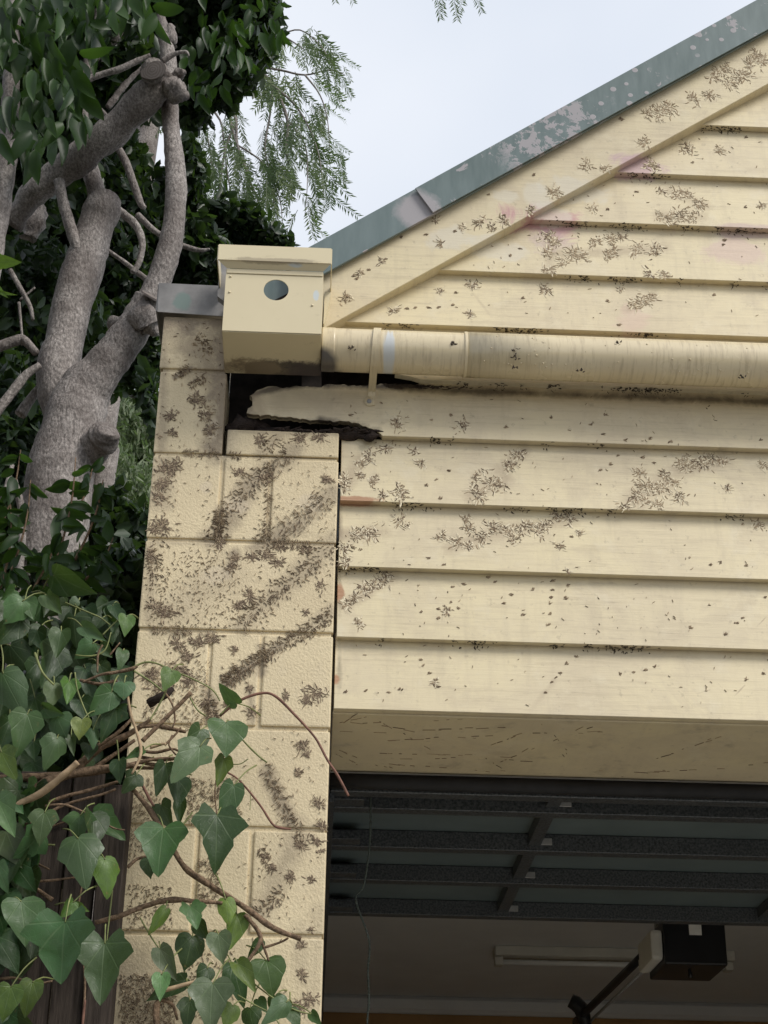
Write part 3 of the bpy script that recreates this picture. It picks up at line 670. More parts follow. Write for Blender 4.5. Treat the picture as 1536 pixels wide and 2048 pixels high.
for pts, wd, dn in ([((580, 905), (545, 930), (515, 955), (475, 1000), (440, 1035), (420, 1085)), 20, 1.5], [((560, 868), (525, 900)), 14, 1.2], [((660, 985), (625, 1025), (560, 1060), (520, 1090)), 22, 1.7], [((665, 1090), (600, 1150), (540, 1190), (478, 1255)), 20, 1.6],
                    [((668, 1222), (620, 1260), (565, 1288), (520, 1315), (452, 1366)), 13, 2.2], [((525, 1300), (524, 1330)), 8, 2], [((480, 1340), (450, 1366)), 10, 3], [((440, 1020), (436, 1080)), 6, 3], [((538, 930), (533, 1085)), 4, 1.0], [((530, 1530), (548, 1575), (565, 1605), (582, 1648)), 10, 1.4], [((520, 1695), (545, 1742)), 7, 1.4], [((570, 1780), (515, 1832)), 12, 1.6],
                    [((600, 1640), (598, 1680)), 6, 1.2], [((380, 735), (350, 755)), 4, 2.6], [((412, 757), (380, 772)), 4, 2], [((385, 680), (425, 705)), 5, 1.2], [((395, 668), (415, 690)), 5, 1.2], [((418, 1400), (430, 1440)), 8, 2.4], [((320, 1080), (300, 1160)), 12, 1.0], [((450, 908), (480, 912)), 4, 1.5], [((360, 905), (440, 908)), 4, 1.2], [((300, 1262), (380, 1264)), 4, 1.0], [((540, 1088), (620, 1090)), 5, 1.6]):
    path(pts, 'pier', wd, dn)
def scatter(u0, v0, u1, v1, n, kind, tone=None):
    for _ in range(n):
        u, v = random.uniform(u0, u1), random.uniform(v0, v1)
        p, ax, az, nr = surf(u, v, kind)
        if ok(p, kind):
            k = mpp(u, v, 0); st_by[tone or random.choice('dpp')].add(p, ax, az, nr, random.uniform(2.5, 8) * k, random.uniform(.9, 2.0) * k, random.uniform(0, 6.28), random.uniform(-.4, .4))
scatter(290, 1105, 480, 1258, 380, 'pier', 'p'); scatter(290, 1105, 400, 1255, 70, 'pier', 'd'); scatter(285, 1320, 420, 1460, 420, 'pier'); scatter(375, 1555, 480, 1650, 420, 'pier'); scatter(395, 1715, 440, 1810, 220, 'pier')
scatter(255, 1650, 330, 1720, 200, 'pier'); scatter(255, 1770, 345, 1860, 240, 'pier'); scatter(240, 1950, 350, 2050, 900, 'pier', None); scatter(380, 1900, 470, 2040, 260, 'pier'); scatter(470, 1440, 660, 1900, 140, 'pier'); scatter(320, 640, 448, 900, 90, 'pier'); scatter(310, 905, 670, 1260, 260, 'pier'); scatter(255, 1560, 330, 1650, 160, 'pier')
WALLC = [(795, 848, 20), (925, 850, 18), (772, 897, 18), (738, 912, 20), (722, 926, 12), (830, 903, 9), (842, 926, 9), (1035, 910, 20), (1020, 930, 16), (985, 965, 28), (1000, 970, 18), (955, 990, 22), (950, 958, 14), (690, 960, 16), (690, 975, 12), (745, 965, 11), (752, 955, 8), (800, 980, 18), (806, 992, 12), (765, 990, 10), (720, 950, 10),
 (735, 1065, 26), (715, 1070, 16), (803, 1040, 18), (882, 1073, 10), (932, 1038, 13), (938, 1058, 16), (915, 1085, 14), (936, 1092, 10), (965, 1075, 20), (985, 1052, 18), (1015, 1060, 16), (1028, 1076, 14), (1048, 1052, 20), (1078, 1060, 22), (1095, 1050, 12), (1112, 1032, 14), (1140, 1035, 12), (690, 1098, 16), (692, 1125, 14), (1120, 1092, 9), (1160, 1066, 9), (775, 1150, 12),
 (765, 1162, 18), (745, 1170, 14), (725, 1176, 18), (710, 1196, 14), (696, 1206, 12), (718, 1247, 13), (895, 1222, 13), (870, 1366, 9),
 (1375, 932, 22), (1400, 925, 26), (1425, 918, 14), (1445, 922, 12), (1362, 925, 14), (1280, 945, 14), (1330, 948, 12), (1290, 970, 24), (1320, 978, 26), (1275, 990, 18), (1292, 1002, 14), (1315, 1010, 12), (1348, 965, 12), (1360, 995, 14), (1245, 1012, 12), (1455, 975, 9), (1528, 930, 12), (1515, 1050, 12), (1135, 1145, 8),
 (1330, 433, 22), (1360, 432, 24), (1385, 435, 14), (1358, 386, 20), (1380, 390, 14), (1398, 408, 20), (1325, 383, 11), (1186, 416, 10), (1098, 472, 18), (1108, 486, 14), (1095, 508, 12), (1145, 507, 18), (1162, 511, 18), (1190, 484, 14), (1225, 478, 14), (1246, 475, 13), (1226, 505, 18), (1215, 512, 12), (1275, 498, 18), (1312, 500, 20), (1128, 524, 12), (1100, 541, 14), (1300, 548, 12), (1330, 550, 12), (1302, 328, 14), (1312, 336, 8), (1376, 298, 18), (1440, 300, 10), (1525, 412, 10), (1090, 580, 15), (1285, 602, 18), (1300, 596, 14), (1268, 612, 12), (945, 570, 13), (940, 628, 9), (785, 622, 12), (880, 582, 8), (1240, 578, 6)]
for u, v, r in WALLC: cluster(u, v, r, 'wall', int(5 + r * 1.15), tone='p' if (v < 560 or u > 1260) and random.random() < .75 else None)
BEADS = [(905, 1175), (925, 1168), (900, 1205), (875, 1218), (915, 1217), (840, 1225), (875, 1237), (1020, 1190), (1005, 1207), (1045, 1230), (975, 1155), (990, 1165), (1065, 1180), (1103, 1162), (1103, 1180), (1101, 1195), (1100, 1208), (1098, 1228), (1095, 1250), (1150, 1150), (1135, 1172), (1130, 1197), (840, 1320), (846, 1332), (856, 1348), (869, 1360), (873, 1374), (1152, 1313), (1132, 1328), (1118, 1345), (1110, 1356), (1102, 1365), (1090, 1385), (1240, 1350), (1265, 1345), (1290, 1341), (1308, 1333), (775, 1385), (800, 1380), (1490, 1360), (1524, 1346), (1420, 1130), (1440, 1128), (1490, 1132), (1485, 1050), (1450, 1270), (1472, 1247), (1484, 1236), (1528, 1195), (895, 940), (872, 960), (850, 970), (880, 998), (860, 840), (855, 1115), (885, 1130), (705, 1095), (720, 1100), (1140, 1072), (1200, 942), (1220, 928), (1235, 912), (1305, 925), (1285, 915), (1270, 383), (1215, 420), (1490, 415), (1385, 326), (1490, 275), (910, 585), (830, 617), (812, 618), (855, 615), (875, 615), (905, 610), (1215, 603), (1425, 590), (1038, 497), (1020, 512), (780, 555), (1045, 597), (1235, 650), (1010, 855), (1180, 850), (1205, 868), (1250, 880), (1300, 878), (1340, 885), (1520, 880), (900, 830), (735, 808), (700, 830), (1100, 835), (1210, 830), (760, 805), (690, 1385), (730, 1382), (1380, 1255), (1445, 490), (1448, 480)]
for u, v in BEADS: bead(u, v, random.uniform(4, 7), 'wall', random.uniform(-.3, 1.2))
BARGEC = [(690, 595, 15), (762, 523, 8), (720, 547, 8), (882, 487, 9), (960, 445, 14), (1010, 440, 14), (985, 455, 12), (925, 455, 9), (1105, 385, 15), (1172, 331, 14), (1210, 338, 10), (1290, 285, 15), (1320, 222, 20), (1338, 214, 22), (1296, 226, 14), (1385, 196, 18), (1418, 190, 14), (1430, 150, 22), (1482, 152, 24), (1460, 165, 16), (1522, 122, 20), (1452, 138, 14), (1512, 108, 18), (1500, 130, 16), (1060, 420, 10), (870, 440, 7)]
for u, v, r in BARGEC: cluster(u, v, r, 'barge', int(5 + r * 1.1), tone='p' if u > 1080 else None)
for u, v in ((705, 552), (735, 540), (768, 520), (712, 558), (878, 492), (908, 463), (1005, 432), (1243, 240), (1240, 238), (800, 475), (850, 470), (1065, 350), (975, 390)): bead(u, v, 5, 'barge', .6)
for _ in range(40): cluster(random.uniform(1560, 2900), random.uniform(300, 1400), random.uniform(8, 22), 'wall', tone='p' if random.random() < .5 else None)
scatter(690, 790, 1536, 1420, 230, 'wall'); scatter(900, 250, 1536, 640, 130, 'wall', 'p')
# soffit: long thin runs
st_by.kind = 'wall'
for _ in range(24):
    x, y = random.uniform(400, 1350) / 1000, random.uniform(.03, .37); a = random.uniform(-.35, .35) + random.choice((0, 0, math.pi, .9, -.8)); L = random.uniform(.06, .35); q = 0
    if random.random() < .3: x = random.uniform(.4, .5)
    while q < L:
        p = Vector((x + math.cos(a) * q, y + math.sin(a) * q, GZ - .1603))
        if .395 < p.x and .02 < p.y < .375: st_by[random.choice('dpp')].add(p, AXX, Vector((0, 1, 0)), Vector((0, 0, -1)), random.choice((.006, .010, .016, .026)), random.uniform(.0012, .0032), a + random.uniform(-.12, .12), 0, .0012)
        q += random.uniform(.008, .035) + (.05 if random.random() < .25 else 0); a += random.uniform(-.08, .08)
# black mould clumps under the board lips and along the pipe
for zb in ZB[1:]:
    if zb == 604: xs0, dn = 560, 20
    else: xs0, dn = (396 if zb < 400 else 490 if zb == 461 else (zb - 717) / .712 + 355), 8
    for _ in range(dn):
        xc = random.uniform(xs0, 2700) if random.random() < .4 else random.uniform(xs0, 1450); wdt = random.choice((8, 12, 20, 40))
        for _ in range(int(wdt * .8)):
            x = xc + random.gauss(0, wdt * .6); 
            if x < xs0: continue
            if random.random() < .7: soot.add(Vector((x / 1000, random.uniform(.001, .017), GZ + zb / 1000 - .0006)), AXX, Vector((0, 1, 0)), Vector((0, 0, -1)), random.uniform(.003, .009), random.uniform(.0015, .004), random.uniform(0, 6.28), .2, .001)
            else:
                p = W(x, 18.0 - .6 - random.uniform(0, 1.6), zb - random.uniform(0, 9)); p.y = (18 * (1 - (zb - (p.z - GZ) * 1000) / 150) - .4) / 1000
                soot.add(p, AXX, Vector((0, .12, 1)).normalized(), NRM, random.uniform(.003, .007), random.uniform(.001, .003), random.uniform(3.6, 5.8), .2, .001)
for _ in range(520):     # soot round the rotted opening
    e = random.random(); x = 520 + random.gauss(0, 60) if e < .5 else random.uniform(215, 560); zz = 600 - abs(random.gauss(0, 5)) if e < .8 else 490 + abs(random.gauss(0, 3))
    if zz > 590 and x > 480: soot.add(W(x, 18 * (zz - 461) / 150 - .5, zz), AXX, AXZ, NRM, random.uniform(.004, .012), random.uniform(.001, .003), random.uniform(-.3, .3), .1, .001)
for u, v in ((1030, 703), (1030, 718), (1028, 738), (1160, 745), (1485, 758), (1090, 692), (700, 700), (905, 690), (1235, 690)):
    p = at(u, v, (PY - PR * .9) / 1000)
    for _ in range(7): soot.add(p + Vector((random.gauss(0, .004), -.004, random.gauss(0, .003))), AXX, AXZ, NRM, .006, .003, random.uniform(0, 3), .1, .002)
def rootmat(nm, a, b):
    m = M(nm, .9, .1); m.color(m.mix(m.n('NewGeometry').outputs['Random Per Island'], a, b)); return m.m
dark.build('ivy_root_residue', ROOT, 'dark brown dried ivy rootlets in slanting trails on the block pier')
pale.build('faded_root_residue', ROOTP, 'paler tan dried ivy rootlets scattered between the dark trails on the block pier')
wdark.build('ivy_root_residue', rootmat('brown_board_roots', (.105, .076, .054), (.21, .158, .108)), 'brown dried ivy rootlets in clusters on the weatherboards and barge board')
wpale.build('faded_root_residue', rootmat('tan_board_roots', (.25, .19, .125), (.43, .34, .23)), 'faded tan ivy rootlets in clusters on the weatherboards')
FLK = simple('pale_lifted_paint', (.66, .58, .42), .7, .2, .1, 40); flake.build('paint_flake_residue', FLK, 'pale slivers of bare undercoat where ivy lifted the paint', 'paint flakes')
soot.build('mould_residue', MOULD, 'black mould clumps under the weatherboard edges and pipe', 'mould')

# ------------------------------------------------------------------ paling fence
fe = thing('paling_fence', W(-600, -45, -2762), 'dark weathered timber paling fence under the ivy left of the pier', 'fence')
x = -1500
while x < -40:
    wd = 96; top = -325 + random.uniform(-14, 10); y0 = random.uniform(-58, -50)
    box('paling', x, min(x + wd, -33), y0, y0 + 17, -2740, top, FENCE, fe, 1.5); x += wd + random.uniform(3, 7)
box('fence_post', -28, 20, -76, -18, -2762, -345, FENCE, fe, 3)
box('fence_rail', -1500, -30, -30, 15, -470, -390, FENCE, fe, 3)
box('fence_rail', -1500, -30, -30, 15, -2300, -2220, FENCE, fe, 3)

# ------------------------------------------------------------------ ivy
def ivy_mesh(name, kind, curl, fold):
    """leaf of unit length: base at the origin, tip at +Y; z is up off the face"""
    if kind == 'lobed': half = [(0, .0), (.10, -.10), (.26, -.13), (.40, -.05), (.52, .10), (.60, .24), (.50, .36), (.40, .44), (.36, .56), (.24, .74), (.10, .91), (0, 1.0)]
    elif kind == 'five': half = [(0, 0), (.14, -.12), (.32, -.20), (.44, -.12), (.47, .0), (.62, .10), (.70, .24), (.52, .34), (.38, .42), (.36, .56), (.24, .74), (.10, .90), (0, 1.0)]
    else: half = [(0, 0), (.12, -.08), (.28, -.09), (.42, .0), (.49, .14), (.50, .30), (.44, .46), (.34, .60), (.22, .76), (.10, .90), (0, 1.0)]
    half = [(x + (random.uniform(-.02, .02) if 0 < i < len(half) - 1 else 0), y + (random.uniform(-.02, .02) if 0 < i < len(half) - 1 else 0)) for i, (x, y) in enumerate(half)]
    vs, fs = [], []
    def hz(x, y): return fold * abs(x) ** 1.3 - curl * (y - .2) ** 2 - .10 * x * x + .04 * math.sin(8 * y + 5 * x + 3 * fold * 10) * (.3 + abs(x))
    mid = [(0, y) for _, y in half]
    # three columns per side: midrib, inner, edge
    n = len(half)
    ys = [max(0, min(1, y)) for _, y in half]
    for i in range(n): vs.append((0, i / (n - 1), hz(0, i / (n - 1))))
    for sgn in (1, -1):
        o = len(vs)
        for i, (x, y) in enumerate(half):
            yi = .5 * (y + i / (n - 1)); vs.append((sgn * x * .5, yi, hz(x * .5, yi)))
        e = len(vs)
        for i, (x, y) in enumerate(half): vs.append((sgn * x, y, hz(x, y) + random.uniform(-.012, .012)))
        for i in range(n - 1):
            for a, b in ((0, o), (o, e)):
                f = (a + i, b + i, b + i + 1, a + i + 1); fs.append(f if sgn > 0 else f[::-1])
    me = mesh(name, vs, fs, True); me.materials.append(IVY); return me
IVYM = {k: [ivy_mesh('ivy_leaf_' + k, k, c, f) for c, f in ((.22, .32), (.5, .18), (.08, .6), (.42, -.22), (.3, .45))] for k in ('lobed', 'five', 'heart')}
def leaf_obj(name, me, base, tip, width, parent, roll=0.0, color=(.03, .07, .035), wdef=1.0):
    yv = tip - base; L = yv.length; yv.normalize()
    toc = (Vector(CAM) - base).normalized()
    zv = (toc - yv * toc.dot(yv)).normalized(); zv = Matrix.Rotation(roll, 3, yv) @ zv
    xv = yv.cross(zv)
    o = bpy.data.objects.new(name, me); COL.objects.link(o)
    sx = width / wdef
    o.parent = parent
    m = Matrix((xv * sx, yv * L, zv * (L + sx) * .5)).transposed().to_4x4(); m.translation = base - Vector(parent.location)
    o.matrix_local = m; o.color = (*color, 1); return o
WD = {'lobed': 1.2, 'five': 1.4, 'heart': 1.0}
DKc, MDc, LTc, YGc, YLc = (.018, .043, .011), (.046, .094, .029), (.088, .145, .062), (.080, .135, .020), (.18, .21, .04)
IV1 = [  # base u,v  tip u,v  width  kind colour depth
 (107,1150,189,1190,62,'heart',DKc,-.10),(46,1201,11,1245,58,'heart',LTc,-.12),(49,1198,68,1236,44,'heart',MDc,-.10),(93,1190,123,1228,40,'heart',LTc,-.08),(150,1210,149,1188,22,'heart',LTc,-.05),(253,1231,251,1271,36,'heart',YGc,-.06),(164,1253,210,1280,32,'heart',LTc,-.12),
 (149,1231,149,1292,70,'five',DKc,-.06),(123,1261,112,1316,44,'heart',MDc,-.14),(41,1237,-4,1291,56,'heart',DKc,-.08),(186,1286,153,1319,42,'heart',LTc,-.08),(246,1300,241,1336,28,'heart',MDc,-.05),(109,1297,90,1371,80,'lobed',DKc,-.10),(5,1345,46,1430,72,'heart',MDc,-.16),(109,1366,105,1412,42,'heart',LTc,-.18),(139,1362,134,1409,44,'lobed',YGc,-.18),
 (249,1364,247,1394,46,'heart',LTc,-.16),(224,1384,178,1433,54,'heart',MDc,-.15),(344,1341,328,1380,42,'heart',YGc,-.16),(87,1417,128,1430,32,'heart',MDc,-.16),(55,1428,34,1511,76,'lobed',MDc,-.18),(115,1432,128,1470,54,'heart',MDc,-.16),(164,1439,158,1478,42,'heart',YLc,-.2),(232,1414,202,1484,64,'five',DKc,-.14),(186,1458,189,1495,34,'lobed',MDc,-.15),(68,1483,68,1518,42,'heart',DKc,-.14),(115,1475,93,1537,62,'lobed',MDc,-.18),(2,1503,30,1556,62,'lobed',YGc,-.2),(142,1473,148,1513,24,'lobed',MDc,-.16),(178,1488,178,1518,36,'heart',DKc,-.1),(238,1520,238,1566,38,'heart',DKc,-.14),(287,1500,250,1518,20,'heart',MDc,-.14),
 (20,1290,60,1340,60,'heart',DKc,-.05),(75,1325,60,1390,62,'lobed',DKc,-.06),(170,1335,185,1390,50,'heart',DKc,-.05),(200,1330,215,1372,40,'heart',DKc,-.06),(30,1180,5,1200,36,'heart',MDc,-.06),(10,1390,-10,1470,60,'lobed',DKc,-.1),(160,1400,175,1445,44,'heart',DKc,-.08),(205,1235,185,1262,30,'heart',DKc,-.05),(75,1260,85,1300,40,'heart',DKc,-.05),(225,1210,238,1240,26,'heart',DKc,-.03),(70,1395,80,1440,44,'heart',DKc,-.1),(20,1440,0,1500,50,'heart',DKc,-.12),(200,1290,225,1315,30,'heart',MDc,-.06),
 (90,1623,78,1683,62,'lobed',MDc,-.17),(161,1629,153,1677,72,'five',MDc,-.16),(156,1675,169,1766,98,'lobed',MDc,-.2),(210,1717,221,1792,72,'lobed',YGc,-.2),(131,1842,120,1968,162,'five',MDc,-.26),(42,1801,54,1888,88,'heart',MDc,-.22),(210,1885,200,2010,126,'five',MDc,-.2),(-4,1600,30,1674,66,'lobed',LTc,-.2),(-4,1727,10,1782,36,'heart',MDc,-.2),(147,1804,121,1837,30,'heart',YGc,-.22),(148,1812,178,1822,22,'heart',YGc,-.2),(22,1973,4,2043,58,'heart',(.09, .17, .025),-.18),(66,1962,48,2029,50,'heart',(.07, .14, .022),-.17),(10,1880,-8,1960,50,'heart',DKc,-.15)]
IV2 = [(273,1549,246,1586,48,'lobed',DKc,-.12),(331,1528,312,1594,38,'heart',DKc,-.1),(355,1558,355,1616,50,'heart',DKc,-.12),(322,1609,342,1657,52,'lobed',DKc,-.1),(363,1601,358,1650,28,'heart',DKc,-.09),(328,1656,314,1744,112,'lobed',MDc,-.18),(300,1718,299,1755,40,'heart',DKc,-.12),(332,1818,298,1870,28,'heart',YGc,-.13),(380,1812,394,1859,60,'five',LTc,-.14),(385,1872,372,1938,62,'heart',DKc,-.1),(320,1897,352,1962,44,'heart',LTc,-.14),(323,1948,320,2000,38,'heart',(.12, .2, .07),-.16),
 (474,1408,435,1370,32,'heart',LTc,-.1),(452,1444,455,1509,84,'heart',MDc,-.14),(401,1459,366,1521,50,'heart',MDc,-.11),(401,1492,344,1560,82,'lobed',LTc,-.16),(448,1517,434,1575,40,'lobed',YGc,-.12),(468,1570,441,1648,50,'heart',MDc,-.14),(434,1630,434,1744,118,'five',DKc,-.17),(452,1798,458,1850,38,'heart',YLc,-.12),(474,1828,459,1901,48,'heart',YGc,-.09),(437,1868,445,1926,52,'heart',LTc,-.15),(521,1882,496,1918,26,'heart',DKc,-.06),(532,1919,547,1984,72,'heart',MDc,-.1),(474,1926,512,1985,40,'heart',YGc,-.14),(466,1930,488,2010,56,'lobed',DKc,-.09),(426,1966,419,2060,98,'lobed',LTc,-.18),(466,2010,452,2054,44,'heart',YGc,-.14),(574,2003,528,2048,48,'lobed',LTc,-.12),(516,1998,534,2025,26,'heart',MDc,-.08),(580,2019,600,2056,32,'heart',MDc,-.1),(622,2025,643,2052,22,'heart',MDc,-.06),(371,1960,291,2002,38,'heart',DKc,-.09),(380,2000,372,2060,50,'lobed',DKc,-.12),(500,2015,505,2060,44,'heart',DKc,-.1),(550,1990,556,2030,36,'heart',DKc,-.06),(395,1845,415,1880,34,'heart',DKc,-.08),(415,1935,395,1975,40,'heart',DKc,-.1)]
iv1 = thing('ivy_plant', W(-250, -120, -1400), 'green ivy with large leaves and woody stems smothering the paling fence', 'ivy')
iv2 = thing('ivy_plant', W(120, -90, -1400), 'ivy shoots with dark leaves and bare stems reaching across the block pier', 'ivy')
for root, lst in ((iv1, IV1), (iv2, IV2)):
    for (u0, v0, u1, v1, wd, kind, colr, Y) in lst:
        Y += random.uniform(-.015, .015); L = math.hypot(u1 - u0, v1 - v0)
        Y2 = Y - random.uniform(.0, .35) * L * .001 - .004
        b, t = at(u0, v0, Y), at(u1, v1, Y2)
        cc = tuple(max(0, c * random.uniform(.85, 1.2)) for c in colr)
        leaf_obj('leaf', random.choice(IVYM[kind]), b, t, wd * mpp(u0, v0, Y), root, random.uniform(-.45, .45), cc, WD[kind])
        # petiole
        d = (b - t).normalized(); e = b + d * .03 + Vector((random.uniform(-.03, .03), random.uniform(.02, .06), random.uniform(-.02, .03)))
        tube('petiole', [b - d * .002, b.lerp(e, .5) + Vector((0, -.004, .004)), e], [.0011, .0013, .0016], GSTEM, root, 5, 3)
# extra shaded leaves filling the mass
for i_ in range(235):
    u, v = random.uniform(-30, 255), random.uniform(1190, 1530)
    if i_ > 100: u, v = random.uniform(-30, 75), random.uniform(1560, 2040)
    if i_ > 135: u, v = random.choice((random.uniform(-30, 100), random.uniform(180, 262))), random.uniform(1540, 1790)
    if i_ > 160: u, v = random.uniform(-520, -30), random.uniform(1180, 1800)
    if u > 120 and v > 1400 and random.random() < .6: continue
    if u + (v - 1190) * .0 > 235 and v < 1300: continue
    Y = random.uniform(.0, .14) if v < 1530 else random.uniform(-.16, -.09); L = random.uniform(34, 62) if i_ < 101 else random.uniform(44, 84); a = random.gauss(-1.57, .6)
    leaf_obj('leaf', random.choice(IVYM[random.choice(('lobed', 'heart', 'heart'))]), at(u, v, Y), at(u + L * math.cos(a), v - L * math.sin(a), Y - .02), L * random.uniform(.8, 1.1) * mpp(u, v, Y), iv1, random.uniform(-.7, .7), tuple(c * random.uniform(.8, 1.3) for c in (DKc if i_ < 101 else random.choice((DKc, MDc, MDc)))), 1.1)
STEMS1 = [([(-20, 1640, 26), (60, 1585, 26), (120, 1555, 22), (200, 1538, 18), (270, 1530, 12)], STEM, -.1), ([(25, 1612, 16, -.14), (80, 1588, 17, -.15), (125, 1552, 16, -.17), (156, 1525, 14, -.18)], CUTW, -.15), ([(-20, 1560, 20), (80, 1553, 18), (190, 1545, 14), (300, 1520, 8), (350, 1516, 6)], STEM, -.09),
 ([(30, 1640, 10), (110, 1600, 9), (180, 1580, 8), (240, 1562, 7)], STEM, -.1), ([(50, 1650, 8), (130, 1610, 7), (200, 1590, 6), (232, 1578, 5)], STEM, -.11), ([(-10, 1685, 8), (60, 1688, 7), (110, 1690, 6)], GSTEM, -.12), ([(90, 1612, 6), (130, 1610, 6), (175, 1628, 5), (225, 1655, 4), (250, 1660, 3)], STEM, -.14),
 ([(20, 1755, 9), (60, 1770, 10), (105, 1800, 10)], STEM, -.12), ([(30, 1765, 6), (90, 1762, 6), (150, 1755, 5)], STEM, -.12), ([(0, 1958, 7), (30, 1956, 6), (70, 1967, 5), (105, 1962, 4)], STEM, -.13), ([(165, 1765, 4), (155, 1830, 5), (160, 1880, 5), (170, 1960, 5), (165, 2060, 5)], STEM, -.1), ([(170, 2000, 6), (166, 2040, 6), (165, 2070, 6)], RSTEM, -.1),
 ([(70, 1306, 8, -.2), (85, 1345, 8, -.21), (108, 1370, 6, -.2)], GSTEM, -.2), ([(5, 1345, 5), (6, 1315, 5), (2, 1290, 4)], GSTEM, -.16), ([(150, 1345, 5), (155, 1380, 5), (170, 1420, 5), (178, 1435, 4)], GSTEM, -.17), ([(130, 1205, 5), (170, 1222, 5), (200, 1235, 5), (220, 1250, 4)], GSTEM, -.06), ([(205, 1270, 5), (225, 1250, 4), (245, 1232, 3)], GSTEM, -.06), ([(165, 1365, 5), (200, 1350, 6), (230, 1345, 8), (262, 1338, 9), (275, 1332, 7)], STEM, -.1), ([(160, 1360, 7), (200, 1368, 8), (235, 1360, 7)], STEM, -.09), ([(150, 1310, 4), (185, 1312, 6), (210, 1300, 5), (222, 1265, 4)], GSTEM, -.1), ([(195, 1345, 4), (196, 1310, 5), (205, 1290, 4)], STEM, -.1), ([(220, 1310, 4), (240, 1285, 3)], STEM, -.1),
 ([(255, 1390, 6, -.15), (262, 1430, 6, -.15), (272, 1460, 7, -.15), (282, 1505, 7, -.16), (264, 1548, 5, -.16)], CUTW, -.15), ([(150, 1540, 20), (200, 1495, 18), (255, 1470, 14), (300, 1440, 8)], STEM, -.06), ([(180, 1500, 10), (230, 1470, 9), (262, 1440, 7)], STEM, -.08), ([(270, 1480, 8), (230, 1508, 9), (190, 1535, 10)], STEM, -.08),
 ([(40, 1700, 6), (90, 1660, 5), (140, 1640, 4)], STEM, -.06), ([(0, 1740, 4), (40, 1715, 4), (90, 1735, 5), (100, 1740, 3)], STEM, -.1)]
for pts, mt, Y in STEMS1: pxtube('stem', [(q[0], q[1], q[2] * (.62 if mt is GSTEM else .9), *q[3:]) for q in pts], mt, iv1, Y, 8, 6, .10)
STEMS2 = [([(262, 1338, 7), (285, 1326, 6), (310, 1326, 5), (345, 1341, 5), (390, 1360, 4), (425, 1380, 4), (440, 1402, 3)], GSTEM, -.1), ([(440, 1432, 6), (478, 1402, 6), (520, 1387, 6), (550, 1392, 6), (590, 1430, 5.5), (630, 1475, 5), (655, 1520, 5), (675, 1550, 6), (697, 1592, 5)], RSTEM, -.09), ([(455, 1545, 4), (480, 1562, 4), (520, 1610, 4.5), (545, 1648, 5), (562, 1656, 6), (582, 1658, 4)], RSTEM, -.06), ([(465, 1455, 4), (490, 1485, 4.5), (515, 1510, 5), (534, 1525, 4)], GSTEM, -.06), ([(262, 1575, 10), (300, 1620, 12), (335, 1680, 13), (370, 1735, 13), (420, 1770, 13), (490, 1815, 12), (545, 1855, 12), (602, 1878, 11)], STEM, -.1),
 ([(190, 1845, 10), (240, 1832, 11), (290, 1812, 12), (340, 1800, 12), (400, 1803, 10), (445, 1806, 7)], STEM, -.12), ([(285, 1482, 10), (320, 1448, 10), (350, 1418, 10), (382, 1385, 9)], STEM, -.13), ([(330, 1980, 9), (360, 1972, 9), (395, 1962, 7)], CUTW, -.15), ([(315, 2060, 14), (312, 2020, 14), (322, 2000, 11), (345, 2010, 7), (355, 2040, 6)], STEM, -.1), ([(490, 1830, 10, -.1), (515, 1860, 9, -.1), (520, 1885, 9, -.1), (490, 1930, 8, -.1)], STEM, -.1), ([(515, 1862, 6), (528, 1895, 6), (538, 1922, 4)], STEM, -.09), ([(530, 1895, 6), (560, 1885, 5), (577, 1876, 4)], STEM, -.09), ([(505, 1965, 4), (545, 1995, 4), (590, 2020, 4), (622, 2028, 3)], GSTEM, -.09), ([(475, 1990, 4), (510, 2010, 4), (545, 2030, 4), (565, 2060, 4)], GSTEM, -.12), ([(345, 1340, 4), (335, 1375, 4), (318, 1410, 5), (300, 1440, 4)], GSTEM, -.15), ([(268, 1342, 5), (300, 1362, 5), (325, 1382, 4)], GSTEM, -.12), ([(328, 1382, 4), (345, 1410, 4), (350, 1440, 4), (345, 1455, 3)], STEM, -.12),
 ([(275, 1500, 7), (310, 1505, 7), (345, 1498, 6), (362, 1505, 5)], STEM, -.07), ([(272, 1512, 7), (320, 1520, 8), (362, 1516, 6)], STEM, -.06), ([(275, 1524, 7), (320, 1530, 8), (360, 1524, 7)], STEM, -.08), ([(260, 1535, 9), (310, 1536, 8), (360, 1530, 5)], STEM, -.07), ([(300, 1495, 8), (325, 1488, 7), (332, 1490, 5)], CUTW, -.1), ([(278, 1455, 6), (310, 1452, 9), (345, 1458, 10), (372, 1464, 6)], STEM, -.08), ([(330, 1490, 5), (350, 1470, 5), (362, 1455, 4)], STEM, -.09), ([(345, 1470, 4), (338, 1490, 4), (352, 1510, 4)], STEM, -.09), ([(298, 1408, 18, -.09), (325, 1392, 20, -.1), (345, 1378, 12, -.09)], ROT, -.09), ([(380, 1395, 4), (395, 1420, 4.5), (412, 1432, 4)], GSTEM, -.07), ([(500, 1620, 2), (502, 1580, 2)], GSTEM, -.06), ([(456, 1500, 4), (440, 1530, 4), (430, 1580, 3), (434, 1632, 3)], STEM, -.1), ([(455, 1528, 3), (480, 1528, 3), (496, 1518, 3)], GSTEM, -.09), ([(340, 1670, 6), (365, 1650, 5), (385, 1625, 4)], GSTEM, -.12), ([(255, 1735, 8), (275, 1718, 7), (300, 1712, 5)], STEM, -.12), ([(285, 1570, 6), (300, 1600, 6), (308, 1612, 5)], RSTEM, -.1), ([(210, 1920, 3), (216, 1860, 4), (225, 1780, 4)], GSTEM, -.14), ([(280, 1835, 4), (300, 1870, 4), (320, 1900, 4)], GSTEM, -.12), ([(440, 1430, 5), (470, 1400, 3), (474, 1408, 3)], GSTEM, -.1)]
